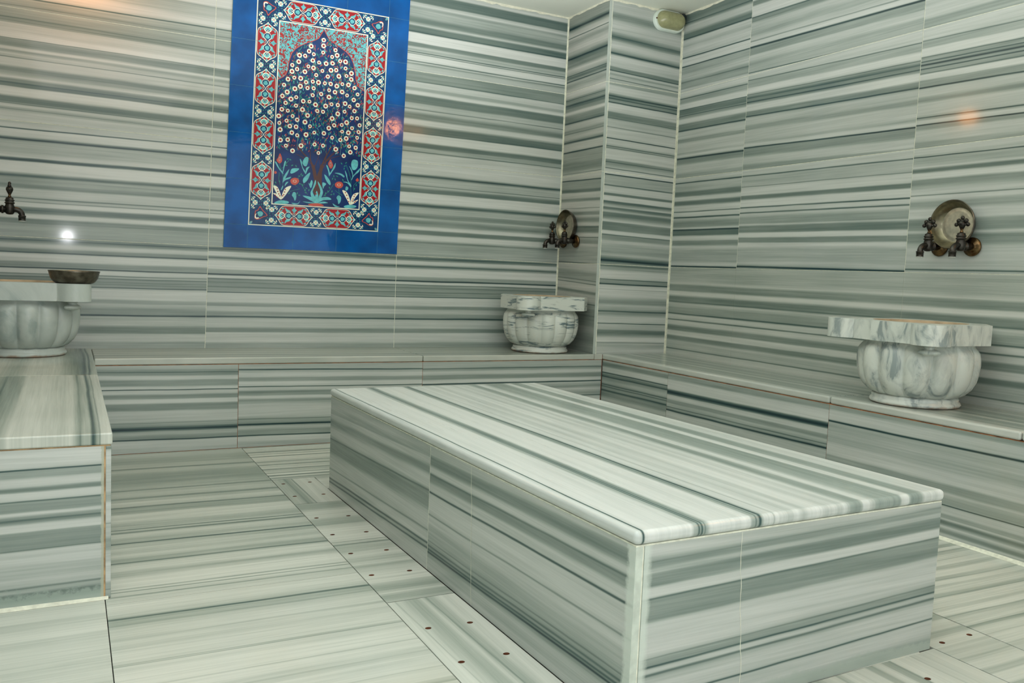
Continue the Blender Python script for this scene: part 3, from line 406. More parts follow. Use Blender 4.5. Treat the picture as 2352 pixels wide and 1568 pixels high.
# drain covers, each a loose stone slab pierced with holes
def pierced(poly, holes, r=.0068, th=FT-.003, z=0., mat=0, inner=1):
    """poly: convex quad (x, y) ; holes: centres. real through holes, by cells"""
    mb = MB(); a, b, c, d = [Vector((x, y)) for x, y in poly]       # a,b far edge (left, right), c,d near edge (right, left)
    ys_ = sorted({round(h[1], 4) for h in holes}, reverse=True)
    rows = []
    for h in sorted(holes, key=lambda q: -q[1]):
        if rows and abs(rows[-1][0][1]-h[1]) < .03: rows[-1].append(h)
        else: rows.append([h])
    L = lambda y: a.x+(d.x-a.x)*(a.y-y)/(a.y-d.y); Rr = lambda y: b.x+(c.x-b.x)*(b.y-y)/(b.y-c.y)
    cuts = [a.y]
    for rw in rows:
        ym = sum(h[1] for h in rw)/len(rw); cuts += [ym+.02, ym-.02]
    cuts.append(d.y); n = 24
    for i in range(len(cuts)-1):
        y0, y1 = cuts[i], cuts[i+1]
        if i % 2 == 0:
            yr = b.y if i == 0 else y0
            mb.add([(L(y0), y0, z), (Rr(yr), yr, z), (Rr(y1), y1, z), (L(y1), y1, z)], [(0, 3, 2, 1)], mat); continue
        rw = sorted(rows[i//2]); xs = [None]+[(rw[q][0]+rw[q+1][0])/2 for q in range(len(rw)-1)]+[None]
        for q, h in enumerate(rw):
            xa0, xa1 = (L(y0), L(y1)) if q == 0 else (xs[q], xs[q]); xb0, xb1 = (Rr(y0), Rr(y1)) if q == len(rw)-1 else (xs[q+1], xs[q+1])
            cor = [(xb1, y1), (xb0, y0), (xa0, y0), (xa1, y1)]; out = []; inn = []; bot = []
            for k in range(n):
                s_ = k/n*4; e = int(s_); f = s_-e; p, p2 = cor[e], cor[(e+1) % 4]
                ox, oy = p[0]+(p2[0]-p[0])*f, p[1]+(p2[1]-p[1])*f; an = -PI/4+2*PI*k/n
                out.append((ox, oy, z)); inn.append((h[0]+r*1.25*math.cos(an), h[1]+r*math.sin(an), z)); bot.append((h[0]+r*1.25*math.cos(an), h[1]+r*math.sin(an), z-th))
            mb.add(out+inn, [(k, (k+1) % n, n+(k+1) % n, n+k) for k in range(n)], mat)
            mb.add(inn+bot, [(k, (k+1) % n, n+(k+1) % n, n+k) for k in range(n)], inner)
    q = [(a.x, a.y), (b.x, b.y), (c.x, c.y), (d.x, d.y)]
    mb.add([(x, y, z) for x, y in q]+[(x, y, z-th) for x, y in q], [(i, (i+1) % 4, 4+(i+1) % 4, 4+i) for i in range(4)], mat)
    return mb
def cover(poly, holes, m, label, grp='pierced marble covers over the drain channel'):
    g = .0022; c = sum((Vector(p) for p in poly), Vector((0, 0)))/4
    q = [(x-math.copysign(g, x-c.x), y-math.copysign(g, y-c.y)) for x, y in poly]
    mb = pierced(q, holes, z=-.0008); o = mb.build('drain_cover', [m, RUSTY2], loc=(c.x, c.y, -FT), fix=False)
    o['label'] = label; o['category'] = 'drain cover'; o['group'] = grp; return o
RIM = .0004
lc = lambda y0, y1: [(xl(y0), y0), (xp(y0)-RIM, y0), (xp(y1)-RIM, y1), (xl(y1), y1)]
mA = marble('cover A', 0, 1, dict(tilt=-.02, o0=-1.3, k=[(0, .3), (.05, .3), (.08, .45), (.1, .15), (.14, .12), (.2, .1), (.24, .05)], l=[(.07, .004, .5), (.1, .003, .5)]), 0, .25, seed=71, con=0.8, coat=.15, tint=WARM)
mB = marble('cover B', 1, 0, extend(dict(tilt=0, o0=0, k=[(-2.6, .2), (-2.55, .35), (-2.53, .1), (-2.5, .35), (-2.46, .3), (-2.44, .05), (-2.36, .05), (-2.3, .3), (-2.28, .1), (-2.24, .25), (-2.2, .1), (-2.12, .3), (-2.08, .3), (-2.04, .08), (-1.9, .05), (-1.84, .3), (-1.8, .35), (-1.76, .15), (-1.68, .12), (-1.62, .38), (-1.56, .3)], l=[(-2.08, .004, .6), (-2.05, .003, .5), (-1.84, .004, .4)]), -2.6, -1.55, 72), -2.61, -1.55, seed=72, con=0.8, coat=.15, tint=WARM, streak=.3)
mC = marble('cover C', 0, 1, dict(tilt=-.04, o0=-2.6, k=[(0, .05), (.04, .05), (.06, .12), (.09, .28), (.11, .3), (.125, .08), (.14, .25), (.155, .28), (.17, .08), (.19, .05), (.24, .05), (.3, .1)], l=[(.14, .003, .4), (.05, .002, .25)]), 0, .3, seed=73, con=0.8, coat=.15, tint=(1.06, 1.06, 1.0))
mD = marble('cover D', 0, 1, generic(.1, 1.3, 108, .5), .1, 1.3, seed=74, con=0.7, coat=.15, tint=WARM, warp=.05)
mE = marble('cover E', 1, 0, generic(-3.7, -1.1, 109, .5, 1.4), -3.7, -1.1, seed=75, con=0.8, coat=.15, tint=WARM, warp=.05)
cover(lc(-1.157, -1.556), [(.049, -1.234), (.159, -1.237), (.048, -1.439), (.162, -1.443)], mA, 'small far drain cover with four holes, beside the far left corner of the platform')
cover(lc(-1.556, -2.597), [(.052+.001*i, -1.755-.208*i) for i in range(4)]+[(.168+.002*i, -1.765-.206*i) for i in range(4)], mB, 'long drain cover with eight holes and crosswise stripes, left of the platform')
cover(lc(-2.597, -3.64), [(.07, -2.793), (.184, -2.801), (.071, -2.998), (.189, -3.0), (.073, -3.2), (.192, -3.2), (.075, -3.41), (.195, -3.41)], mC, 'nearest pale drain cover left of the platform, its stripes running lengthwise')
nf = lambda y: y
cover([(xp(-3.42)-RIM+.003, -3.4133), (1.222, -3.3923), (1.222, -3.64), (xp(-3.64)-RIM+.003, -3.64)], [(.849-.205*i, -3.50) for i in range(3)]+[(1.054, -3.50)], mD, 'pale pierced floor slab lying along the near end of the platform')
cover([(1.222, -2.35), (1.437, -2.35), (1.437, -3.64), (1.222, -3.64)], [(1.276, -3.379), (1.394, -3.375), (1.276, -3.17), (1.394, -3.17), (1.276, -2.96), (1.394, -2.96), (1.276, -2.75), (1.394, -2.75), (1.276, -2.54), (1.394, -2.54)], mE, 'drain cover right of the platform near its right front corner, two holes in sight')

# ------------------------------------------------------------------ platform
pf = empty('marble_platform', (PX+PW/2, PY-PL/2, 0), 'large low striped marble massage platform standing free in the middle of the floor', 'platform')
LT = .029; GR = .0035
ptop = marble('platform top', 0, 1, dict(tilt=-PT, o0=PY-PL, k=STR['pt']['k'], l=STR['pt']['l']), .18, 1.23, seed=81, con=0.9, coat=.15, tint=(1.12, 1.13, 1.14), rough=.3, warp=.02, streak=.2)
ptop.node_tree.nodes['Principled BSDF'].inputs['Specular IOR Level'].default_value = .5
mb = MB(); oh = .005
mb.prism([pp(-oh, -oh, PZ), pp(PW+oh, -oh, PZ), pp(PW+oh, PL+oh, PZ), pp(-oh, PL+oh, PZ)], (0, 0, -LT))
mb.build('top_slab', ptop, pf, bevel=.012, segs=4)
zt = PZ-LT
mb = MB(); mb.prism([pp(.0008, .0008, zt), pp(PW-.0008, .0008, zt), pp(PW-.0008, PL-.0008, zt), pp(.0008, PL-.0008, zt)], (0, 0, -GR)); mb.build('grout_joint', GROUT, pf)
zt -= GR
WHITE_ = srgb(205, 216, 206)
pxn = pp(0, PL)[0]; pyn = PY-PL
mN = marble('platform near', 2, 0, extend(P_('pn'), 0, .4, 82), 0, .39, seed=82, warp=.01, patch=[(0, pxn+.012, .032, WHITE_, .02, 30), (2, 0, .035, srgb(164, 176, 166), .06, 12)])
mL = marble('platform left', 2, 1, extend(P_('pl'), 0, .4, 83), 0, .39, seed=83, warp=.012, patch=[(1, pyn, .03, WHITE_, .035, 40)])
mL0 = marble('platform left far', 2, 1, dict(tilt=-.036, o0=STR['pl0']['o0'], k=[tuple(q) for q in STR['pl0']['k']]+[(.33, .3), (.36, .15), (.39, .2)], l=STR['pl0']['l']), 0, .39, seed=84)
mR_ = marble('platform right', 2, 1, generic(0, .4, 86), 0, .39, seed=86)
def panel(p0, p1, inward, mat, name='side_panel', z0=0., z1=zt, extra=None, par=pf, mats=None):
    mb = MB(); a, b = Vector(p0), Vector(p1); d = (b-a).normalized()*.0012
    mb.prism([(a.x+d.x, a.y+d.y, z0), (b.x-d.x, b.y-d.y, z0), (b.x-d.x, b.y-d.y, z1), (a.x+d.x, a.y+d.y, z1)], inward, 0)
    if extra: extra(mb)
    return mb.build(name, [mat]+(mats or [GROUT]), par)
def crack(pts, off, wd=.0012, seed=0):
    """a filled hairline down a face, as a ribbon of filler standing a hair proud"""
    def f(mb):
        R = random.Random(seed); a, b = Vector(pts[0]), Vector(pts[1]); n = 22; o = Vector(off); t = (b-a).cross(o).normalized(); q = []; jj = 0
        for i in range(n+1):
            jj = jj*.7+R.uniform(-.0022, .0022); q.append(a.lerp(b, i/n)+t*jj+o*.0004)
        vs = [p-t*wd*R.uniform(.5, 1) for p in q]+[p+t*wd*R.uniform(.5, 1) for p in q]
        mb.add(vs, [(i, i+1, n+2+i, n+1+i) for i in range(n)], 1)
    return f
v1 = 1.02; v2 = 1.30     # joint and crack on the left side
lo = (.02*ct, .02*st_, 0)
panel(pp(0, .0), pp(0, v1), lo, mL0)
panel(pp(0, v1), pp(0, PL), lo, mL, extra=crack((pp(0, v2, zt), pp(0, v2+.03, .0)), (-1, 0, 0), seed=3))
mb = MB(); mb.prism([pp(.0002, v1-.0012, 0), pp(.0002, v1+.0012, 0), pp(.0002, v1+.0012, zt), pp(.0002, v1-.0012, zt)], (.01, 0, 0)); mb.build('grout_joint', GROUT, pf)
panel(pp(.021, PL), pp(PW, PL), (-.02*st_, .02*ct, 0), mN, extra=crack((pp(.283, PL, zt), pp(.305, PL, .0)), (0, -1, 0), seed=5, wd=.0009))
mb = MB(); mb.prism([pp(.0005, PL, 0), pp(.0175, PL, 0), pp(.0175, PL, zt), pp(.0005, PL, zt)], (-.002*st_, .019*ct, 0)); mb.build('panel_edge', plain('panel edge white', srgb(198, 208, 196), .4, var=.12, scale=30), pf)
mb = MB(); mb.prism([pp(.0175, PL-.0008, 0), pp(.021, PL-.0008, 0), pp(.021, PL-.0008, zt), pp(.0175, PL-.0008, zt)], (0, .01, 0)); mb.build('grout_joint', GROUT, pf)
panel(pp(PW, PL-.02), pp(PW, 0), (-.02*ct, 0, 0), mR_)
panel(pp(.022, 0), pp(PW-.022, 0), (0, -.02, 0), mR_)
mb = MB(); mb.prism([pp(.021, .021, 0), pp(PW-.021, .021, 0), pp(PW-.021, PL-.022, 0), pp(.021, PL-.022, 0)], (0, 0, zt-.001)); mb.build('core', DARKGAP, pf)
# ------------------------------------------------------------------ benches
LZ = .032
def slab_top(par, poly, mat, bev=.006, z=ZB, name='seat_slab'):
    mb = MB(); mb.prism([(x, y, z) for x, y in poly], (0, 0, -LZ)); return mb.build(name, mat, par, bevel=bev, segs=3)
def joint(par, a, b, m=RUST, name='grout_joint'):
    mb = MB(); mb.box(a, b); return mb.build(name, m, par)
g = .0012
# back bench
bb = empty('marble_bench', ((XLB+XR)/2, YB/2, 0), 'long striped marble wall bench along the back wall under the tile picture', 'bench')
bt = marble('back seat', 1, 0, dict(tilt=0, o0=0, k=[(-.5, .12), (-.47, .15), (-.46, .4), (-.42, .3), (-.4, .2), (-.37, .4), (-.33, .3), (-.3, .15), (-.25, .3), (-.2, .15), (-.15, .3), (-.1, .15), (-.05, .35), (0, .2)], l=[(-.44, .003, .5), (-.36, .003, .55), (-.28, .003, .5), (-.17, .003, .5), (-.08, .003, .5)]), -.5, 0, seed=111, tint=(1, .98, .93), streak=.3)
slab_top(bb, [(XLB+g, 0-.0025), (XLB+g, YB), (.956-g, YB), (.956-g, -.0025)], bt)
slab_top(bb, [(.956+g, -.0025), (.956+g, YB), (XC-g, YB), (XC-g, -.0025)], bt)
slab_top(bb, [(XC+g, YC-.0015), (XC+g, YB), (XR-.003, YB), (XR-.003, YC-.0015)], bt, bev=.002)
for k, (a, b, nm) in enumerate([(XLB, -.008, 'f0'), (-.008, .956, 'f1'), (.956, XR-.002, 'f2')]):
    p = extend(P_(nm), 0, .42, 120+k); panel((a, YB+.003), (b, YB+.003), (0, .016, 0), marble('bench front %d' % k, 2, 0, p, 0, .425, seed=112+k), name='front_panel', z0=.0025, z1=ZB-LZ-.0028, par=bb)
joint(bb, (XLB+.002, YB+.0045, .0), (XR-.003, YC-.002, ZB-LZ), RUST)
joint(bb, (XR-.0028, YB+.0012, 0), (XR+.0, YC-.002, ZB-.001), RUSTY2)
# right bench
rb = empty('marble_bench', ((XR+XW)/2, -2.8, 0), 'striped marble wall bench along the right wall carrying the large basin', 'bench')
rt = marble('right seat', 0, 1, dict(tilt=0, o0=0, k=[(2.1, .08), (2.15, .1), (2.18, .3), (2.21, .2), (2.25, .35), (2.3, .12), (2.34, .35), (2.38, .2), (2.43, .4), (2.48, .2), (2.53, .35), (2.6, .2)], l=[(2.19, .002, .5), (2.22, .002, .5), (2.27, .002, .55), (2.33, .003, .5), (2.4, .002, .5), (2.46, .003, .55), (2.52, .002, .5)]), 2.1, 2.61, seed=121, tint=(1, .99, .96), streak=.3, warp=.02)
yjs = [YC-.0015, -2.213, -3.033, YF+.2]
for a, b in zip(yjs, yjs[1:]): slab_top(rb, [(XR, a-g), (XW-.003, a-g), (XW-.003, b+g), (XR, b+g)], rt, bev=.010)
for k, (a, b, nm) in enumerate([(YB+.002, -1.115, 'g0'), (-1.115, -2.213, 'g1'), (-2.213, YF+.2, 'g2')]):
    p = extend(P_(nm), 0, .42, 130+k); panel((XR+.003, a), (XR+.003, b), (.02, 0, 0), marble('right front %d' % k, 2, 1, p, 0, .425, seed=122+k, warp=.014, stain=.25 if k == 2 else 0), name='front_panel', z0=.003, z1=ZB-LZ-.0028, par=rb)
joint(rb, (XR+.0045, YF+.2, .0), (XR+.02, YB+.0, ZB-LZ), RUST)
mb = MB(); mb.add([(XR-.012, YF+.2, .0005), (XR-.012, -1.2, .0005), (XR+.0028, -1.2, .011), (XR+.0028, YF+.2, .011)], [(0, 1, 2, 3)]); mb.build('floor_sealant', GROUT, rb)
# left bench
lb = empty('marble_bench', ((XL+XLB)/2, YLB/2, 0), 'striped marble bench along the left wall, its square end facing the camera', 'bench')
lt = marble('left seat', 0, 1, dict(tilt=.0, o0=YLB, k=[(-1.19, .25), (-1.1, .1), (-1.08, .3), (-1.02, .25), (-1.0, .1), (-.97, .3), (-.93, .38), (-.905, .3), (-.885, .07), (-.83, .05), (-.78, .1), (-.74, .06), (-.725, .3), (-.7, .2), (-.685, .3), (-.67, .1), (-.64, .06)], l=[(-1.04, .004, .5), (-.955, .004, .5), (-.69, .005, .75), (-.72, .003, .4), (-.675, .002, .4)]), -1.19, -.64, seed=131, tint=WARM, warp=.04, streak=.25)
lt2 = marble('left seat far', 0, 1, dict(tilt=.0, o0=YLB, k=[(-1.19, .25), (-1.1, .1), (-1.0, .1), (-.97, .2), (-.93, .28), (-.905, .2), (-.885, .07), (-.78, .1), (-.74, .3), (-.7, .5), (-.685, .3), (-.67, .35), (-.64, .2)], l=[(-.69, .008, .75), (-.672, .004, .8)]), -1.19, -.64, seed=132, tint=WARM, warp=.04, streak=.25)
YG = -1.062
slab_top(lb, [(XL+.003, YG-.0006), (XLB, YG-.0006), (XLB, YLB), (XL+.003, YLB)], lt, bev=.005)
slab_top(lb, [(XL+.003, -.0025), (XLB, -.0025), (XLB, YG+.0006), (XL+.003, YG+.0006)], lt2, bev=.005)
ph = marble('left bench near', 2, 0, extend(P_('h0'), 0, .42, 141), 0, .425, seed=133, warp=.01, patch=[(2, .0, .045, srgb(150, 166, 156), .09, 45), (0, -.665, .006, srgb(176, 180, 160), .01, 60)])
panel((XL+.002, YLB+.003), (-.6622, YLB+.003), (0, .02, 0), ph, name='front_panel', z0=.003, z1=ZB-LZ-.003, par=lb)
joint(lb, (XL+.002, YLB+.0042, 0), (-.648, YLB+.02, ZB-LZ), plain('tan grout', srgb(170, 140, 102), .8, var=.4, scale=40))
ps = marble('left bench side', 2, 1, generic(0, .42, 142, .5), 0, .425, seed=134)
mb = MB(); mb.box((-.6595, YLB+.003, .001), (XLB-.003, YB-.002, ZB-LZ-.003)); mb.build('side_panel', ps, lb, bevel=.002)
mb = MB(); mb.box((-.68, YB-.002, .001), (XLB-.004, -.003, ZB-LZ-.003)); mb.build('core', DARKGAP, lb)
mb = MB(); mb.add([(XL+.01, YLB-.012, .0005), (-.652, YLB-.006, .0005), (-.652, YLB+.0028, .007), (XL+.01, YLB+.0028, .01)], [(0, 1, 2, 3)]); mb.build('floor_sealant', GROUT, lb)
# ------------------------------------------------------------------ basins
def basin_marble(name, seed, scale, dirv, light=(.62, .66, .60), dark=(.22, .28, .28), lo_=.32, hi_=.50):
    m, nt, b = nodes(name); L = nt.links
    g = nt.nodes.new('ShaderNodeNewGeometry'); mp = nt.nodes.new('ShaderNodeMapping'); mp.inputs['Scale'].default_value = dirv; mp.inputs['Location'].default_value = (seed, seed*2, 0)
    L.new(g.outputs['Position'], mp.inputs[0])
    n1 = nt.nodes.new('ShaderNodeTexNoise'); n1.inputs['Scale'].default_value = scale; n1.inputs['Detail'].default_value = 5; n1.inputs['Distortion'].default_value = .8; n1.inputs['Roughness'].default_value = .6
    L.new(mp.outputs[0], n1.inputs['Vector'])
    r = nt.nodes.new('ShaderNodeValToRGB'); e = r.color_ramp.elements; e[0].position = lo_; e[0].color = dark+(1,); e[1].position = hi_; e[1].color = light+(1,)
    q = e.new(lo_+(hi_-lo_)*.35); q.color = tuple(l*.6+d*.4 for l, d in zip(light, dark))+(1,)
    L.new(n1.outputs['Fac'], r.inputs[0])
    # limescale and rust near the foot
    sp = nt.nodes.new('ShaderNodeSeparateXYZ'); L.new(g.outputs['Position'], sp.inputs[0])
    n2 = nt.nodes.new('ShaderNodeTexNoise'); n2.inputs['Scale'].default_value = 25; L.new(g.outputs['Position'], n2.inputs['Vector'])
    h = mnode(nt, 'SUBTRACT', sp.outputs[2], ZB); f = mnode(nt, 'SUBTRACT', .012, mnode(nt, 'ADD', h, mnode(nt, 'MULTIPLY', mnode(nt, 'SUBTRACT', n2.outputs['Fac'], .5), .03)))
    f = mnode(nt, 'MULTIPLY', f, 90, clamp=True); f = mnode(nt, 'MULTIPLY', f, .7)
    x = nt.nodes.new('ShaderNodeMix'); x.data_type = 'RGBA'; L.new(f, x.inputs[0]); L.new(r.outputs[0], x.inputs[6]); x.inputs[7].default_value = srgb(150, 100, 60)
    L.new(x.outputs[2], b.inputs['Base Color']); b.inputs['Roughness'].default_value = .3
    bp = nt.nodes.new('ShaderNodeBump'); bp.inputs['Strength'].default_value = .15; bp.inputs['Distance'].default_value = .003; L.new(n2.outputs['Fac'], bp.inputs['Height']); L.new(bp.outputs[0], b.inputs['Normal'])
    return m
SCALE_ = plain('limescale', srgb(188, 168, 138), .8, var=.2, scale=14)
def basin(cx, cy, rot, label, m, nfl, outline, ears, rib=False, phase=0., fd=.12):
    """rot turns the basin so that its local +y side meets the wall"""
    t = empty('wash_basin', (cx, cy, ZB), label, 'basin', 'carved marble wash basins on the benches'); M = Matrix.Translation((cx, cy, ZB+.0005)) @ Matrix.Rotation(rot, 4, 'Z')
    mb = MB(); mb.lathe([(.158, 0), (.168, .003), (.1715, .010), (.1685, .018), (.162, .022), (.1635, .03), (.161, .036), (.150, .040)], M, 96); mb.build('foot_ring', m, t)
    prof = [(.140, .036), (.158, .040), (.182, .052), (.205, .076), (.2195, .105), (.2275, .14), (.2305, .175), (.2295, .203), (.2255, .222), (.2155, .236), (.207, .245), (.2045, .252), (.205, .262)]
    amp = [.3, .5, .8, 1, 1, 1, 1, .95, .75, .45, .2, .08, 0]
    def rf(a, k):
        s = abs(math.sin((a+phase)*nfl/2)); return 1-fd*amp[k]*(1-s**.55)
    mb = MB(); mb.lathe(prof, M, 288, rf=rf, cap=False); mb.build('fluted_bowl', m, t)
    # rim: flat sides, an ear on each of the two front corners
    h = .236; n = 360
    def ro(a):
        c, s = math.cos(a), math.sin(a); r = 9
        for p, q in zip(outline, outline[1:]+outline[:1]):      # convex outline, counter-clockwise
            nx, ny = q[1]-p[1], p[0]-q[0]; dn = nx*c+ny*s
            if dn > 1e-9: r = min(r, (nx*p[0]+ny*p[1])/dn)
        best = 0
        for e in ears:
            ex, ey, R = e*.200, -.200, .069; bq = ex*c+ey*s; d = bq*bq-(ex*ex+ey*ey-R*R)
            if d > 0 and bq > 0: best = max(best, bq+math.sqrt(d))
        r = max(r, best)
        if rib and s < 0 and abs(c/s)*h < .036: r = max(r, (h+.012)/abs(s))   # a narrow rib in the middle of the front
        return r
    z0, z1 = .258, .337; ri = .178
    ang = [2*PI*i/n for i in range(n)]
    lo = [M @ Vector((ro(a)*math.cos(a), ro(a)*math.sin(a), z0)) for a in ang]; hi = [M @ Vector((ro(a)*math.cos(a), ro(a)*math.sin(a), z1)) for a in ang]
    it = [M @ Vector((ri*math.cos(a), ri*math.sin(a), z1)) for a in ang]; il = [M @ Vector((.2045*math.cos(a), .2045*math.sin(a), z0)) for a in ang]
    mb = MB(); mb.add(lo+hi+it+il, [(i, (i+1) % n, n+(i+1) % n, n+i) for i in range(n)]+[(n+i, n+(i+1) % n, 2*n+(i+1) % n, 2*n+i) for i in range(n)]+[(3*n+i, 3*n+(i+1) % n, (i+1) % n, i) for i in range(n)])
    mb.build('rim_slab', m, t, sharp=math.radians(30))
    # hollow
    mb = MB(); ip = [(ri, z1-.0002), (ri-.003, z1-.012), (.176, .26), (.19, .2), (.185, .13), (.15, .08), (.08, .06), (.002, .055)]; mb.lathe(ip, M, 72, cap=False)
    mb.build('inner_hollow', SCALE_, t)
    for ex in ears[-1:] if rot < 0 else ears:
        c = Vector((ex*.193, -.193, .2305)); mb = MB(); d = Vector((ex, -1, 0)).normalized()
        mb.ball((0, 0, 0), (.041, .029, .0140), seg=24, rings=12); mb.lathe([(.020, .004), (.017, .014), (.024, .0275)], None, 20)
        R = Matrix.Rotation(math.atan2(d.y, d.x)+PI/2, 4, 'Z'); mb.v = [tuple(M @ (R @ Vector(v)+c)) for v in mb.v]; mb.build('ear_knob', m, t)
    return t
basin(2.33, -2.457, -PI/2, 'large marble basin with grey cloudy patches, on the right bench under the two taps', basin_marble('basin right', 3, 15, (1.1, 1.1, .5), dark=(.27, .32, .31), lo_=.37, hi_=.55), 13, [(-.236, -.13), (-.13, -.232), (.13, -.232), (.236, -.13), (.236, .11), (.13, .232), (-.19, .232), (-.236, .15)], (-1, 1), rib=True, phase=.2)
basin(1.791, -.279, -PI/2, 'smaller-looking marble basin with fine dark horizontal veins, in the corner beside the pillar', basin_marble('basin back', 7, 14, (.5, .5, 3.4), dark=(.14, .20, .21), lo_=.385, hi_=.49), 16, [(-.08, -.236), (.13, -.236), (.236, -.13), (.236, .157), (.15, .232), (-.14, .232), (-.2, .16), (-.2, -.16)], (1,), phase=.1, fd=.08)
basin(-.922, -.272, PI/2, 'plain grey marble basin at the left edge with a metal bowl on its corner', basin_marble('basin left', 5, 5, (1, 1, .8), light=(.52, .57, .53), dark=(.32, .38, .36), lo_=.34, hi_=.56), 15, [(-.236, -.13), (-.13, -.236), (.08, -.236), (.2, -.16), (.2, .16), (.14, .232), (-.236, .232)], (-1,), phase=.33)
# ------------------------------------------------------------------ metal bowls
BRZ = plain('tarnished bronze', (.045, .042, .036, 1), .32, metal=.85, var=.35, scale=40)
BRA = plain('worn brass', (.12, .075, .035, 1), .25, metal=.95, var=.5, scale=35)
TIN = plain('tarnished tin bowl', (.24, .22, .15, 1), .28, metal=.9, var=.25, scale=30, bump=.4)
TINO = plain('dark outside of bowl', (.13, .115, .09, 1), .32, metal=.85, var=.4, scale=30, bump=.3)
TINF = plain('scratched bowl bottom', (.50, .48, .37, 1), .42, metal=.55, var=.18, scale=45, bump=.3)
TIP = plain('limescaled tip', (.55, .58, .54, 1), .5, metal=.3, var=.2, scale=80)
def bowl(M, label, R=.102, H=.045, rb=.074):
    t = empty('metal_bowl', M.to_translation(), label, 'bowl', 'shallow metal bathing bowls')
    mb = MB(); prof = [(rb, 0), (rb+.010, .006), (R-.008, .022), (R-.001, H-.006), (R+.0015, H), (R-.001, H+.001)]
    mb.lathe(prof, M, 64, cap=False); mb.lathe([(.001, 0), (rb, 0)], M, 64, cap=False); mb.build('outer_shell', TINO, t)
    mb = MB(); mb.lathe([(R-.001, H+.001), (R-.0035, H-.001), (R-.004, H-.006), (R-.011, .024), (rb+.005, .008), (rb-.002, .0035)], M, 64, cap=False); mb.build('inner_wall', TIN, t)
    mb = MB(); mb.lathe([(rb-.002, .0035), (rb-.012, .0025), (rb-.014, .0035), (rb-.02, .0027), (.001, .0027)], M, 64, cap=False); mb.build('flat_bottom', TINF, t)
    return t
tilt = Matrix.Rotation(math.radians(-4), 4, 'Y')
toroom = Matrix.Rotation(-PI/2, 4, 'Y')       # bowl opening toward -x
bowl(Matrix.Translation((XW-.004, -2.401, 1.197)) @ toroom, 'round metal bowl leaning on the wall over the right taps', R=.102)
bowl(Matrix.Translation((XC-.004, -.143, 1.222)) @ toroom, 'metal bowl over the back taps, leaning on the pillar and seen almost edge on', R=.102)
bowl(Matrix.Translation((-.722, -.455, ZB+.3385)), 'dark metal bowl standing upright on the corner of the left basin', R=.104, H=.055)
# ------------------------------------------------------------------ taps
def tap(wx, y, z, L, label, sgn=-1):
    """wall tap; sgn is the direction (along x) in which it sticks out of the wall"""
    t = empty('wall_tap', (wx, y, z), label, 'tap', 'old bronze taps with clover handles')
    A = Matrix.Translation((wx, y, z)) @ Matrix.Rotation(sgn*PI/2, 4, 'Y')      # local z runs out of the wall
    mb = MB(); mb.lathe([(.036, .001), (.0395, .006), (.040, .011), (.036, .016), (.027, .017), (.022, .021), (.016, .024)], A, 40); mb.build('wall_flange', BRA, t)
    mb = MB(); mb.tube([(wx+sgn*.018, y, z), (wx+sgn*(L-.01), y, z)], .0145, 20); mb.tube([(wx+sgn*(L-.032), y, z), (wx+sgn*(L-.024), y, z)], .0185, 20); mb.build('pipe', BRZ, t)
    bx = wx+sgn*L; V = Matrix.Translation((bx, y, z))
    mb = MB(); mb.lathe([(.006, -.022), (.014, -.020), (.019, -.012), (.020, .012), (.0165, .022), (.0175, .027), (.0205, .028), (.0205, .032), (.0165, .034), (.0175, .038), (.0195, .039), (.0195, .043), (.015, .045), (.0165, .049), (.014, .053), (.007, .056)], V, 32); mb.build('body', BRZ, t)
    pth = [(bx+sgn*.008, y, z+.002)]+[(bx+sgn*(.022+.026*math.sin(a)), y, z+.002-.026*(1-math.cos(a))) for a in [i*PI/12 for i in range(7)]]+[(bx+sgn*.048, y, z-.03)]
    mb = MB(); mb.tube(pth, .0122, 20); mb.build('spout', BRZ, t)
    W = Matrix.Translation((bx+sgn*.048, y, z-.047))
    mb = MB(); mb.lathe([(.0125, 0), (.0148, .0015), (.0148, .006), (.0135, .0075), (.0148, .009), (.0148, .018), (.016, .019), (.016, .023), (.0125, .024)], W, 28); mb.build('spout_ring', BRZ, t)
    mb = MB(); mb.lathe([(.0128, -.0032), (.0142, -.0028), (.0142, .0005), (.0125, .0006)], W, 28); mb.build('spout_tip', TIP, t)
    mb = MB(); mb.lathe([(.006, .054), (.0075, .058), (.005, .062), (.0055, .068), (.008, .070)], V, 20); mb.build('stem', BRA, t)
    mb = MB(); mb.lathe([(.006, .069), (.010, .076), (.015, .088), (.014, .096), (.008, .104)], V, 20)
    for dy, dz, r in ((-.0255, .088, .0088), (.0255, .088, .0088), (-.0165, .1035, .0095), (.0165, .1035, .0095), (0, .1155, .0085), (0, .099, .011)):
        mb.ball((bx, y+dy, z+dz), (r*.8, r, r))
    mb.tube([(bx, y-.025, z+.088), (bx, y+.025, z+.088)], .005, 10); mb.build('handle', BRZ, t)
    return t
tap(XW, -2.476, 1.103, .085, 'nearer tap over the right basin, its clover handle in front of the bowl')
tap(XW, -2.326, 1.103, .085, 'farther tap over the right basin, half behind the leaning bowl')
tap(XC, -.219, 1.128, .092, 'tap on the pillar side nearer the room, its round wall plate in plain sight')
tap(XC, -.069, 1.128, .092, 'tap on the pillar side nearest the back wall, left of the pair')
tap(XL, -.30, 1.105, .212, 'single dark tap sticking in from the left edge over the left basin', sgn=1)
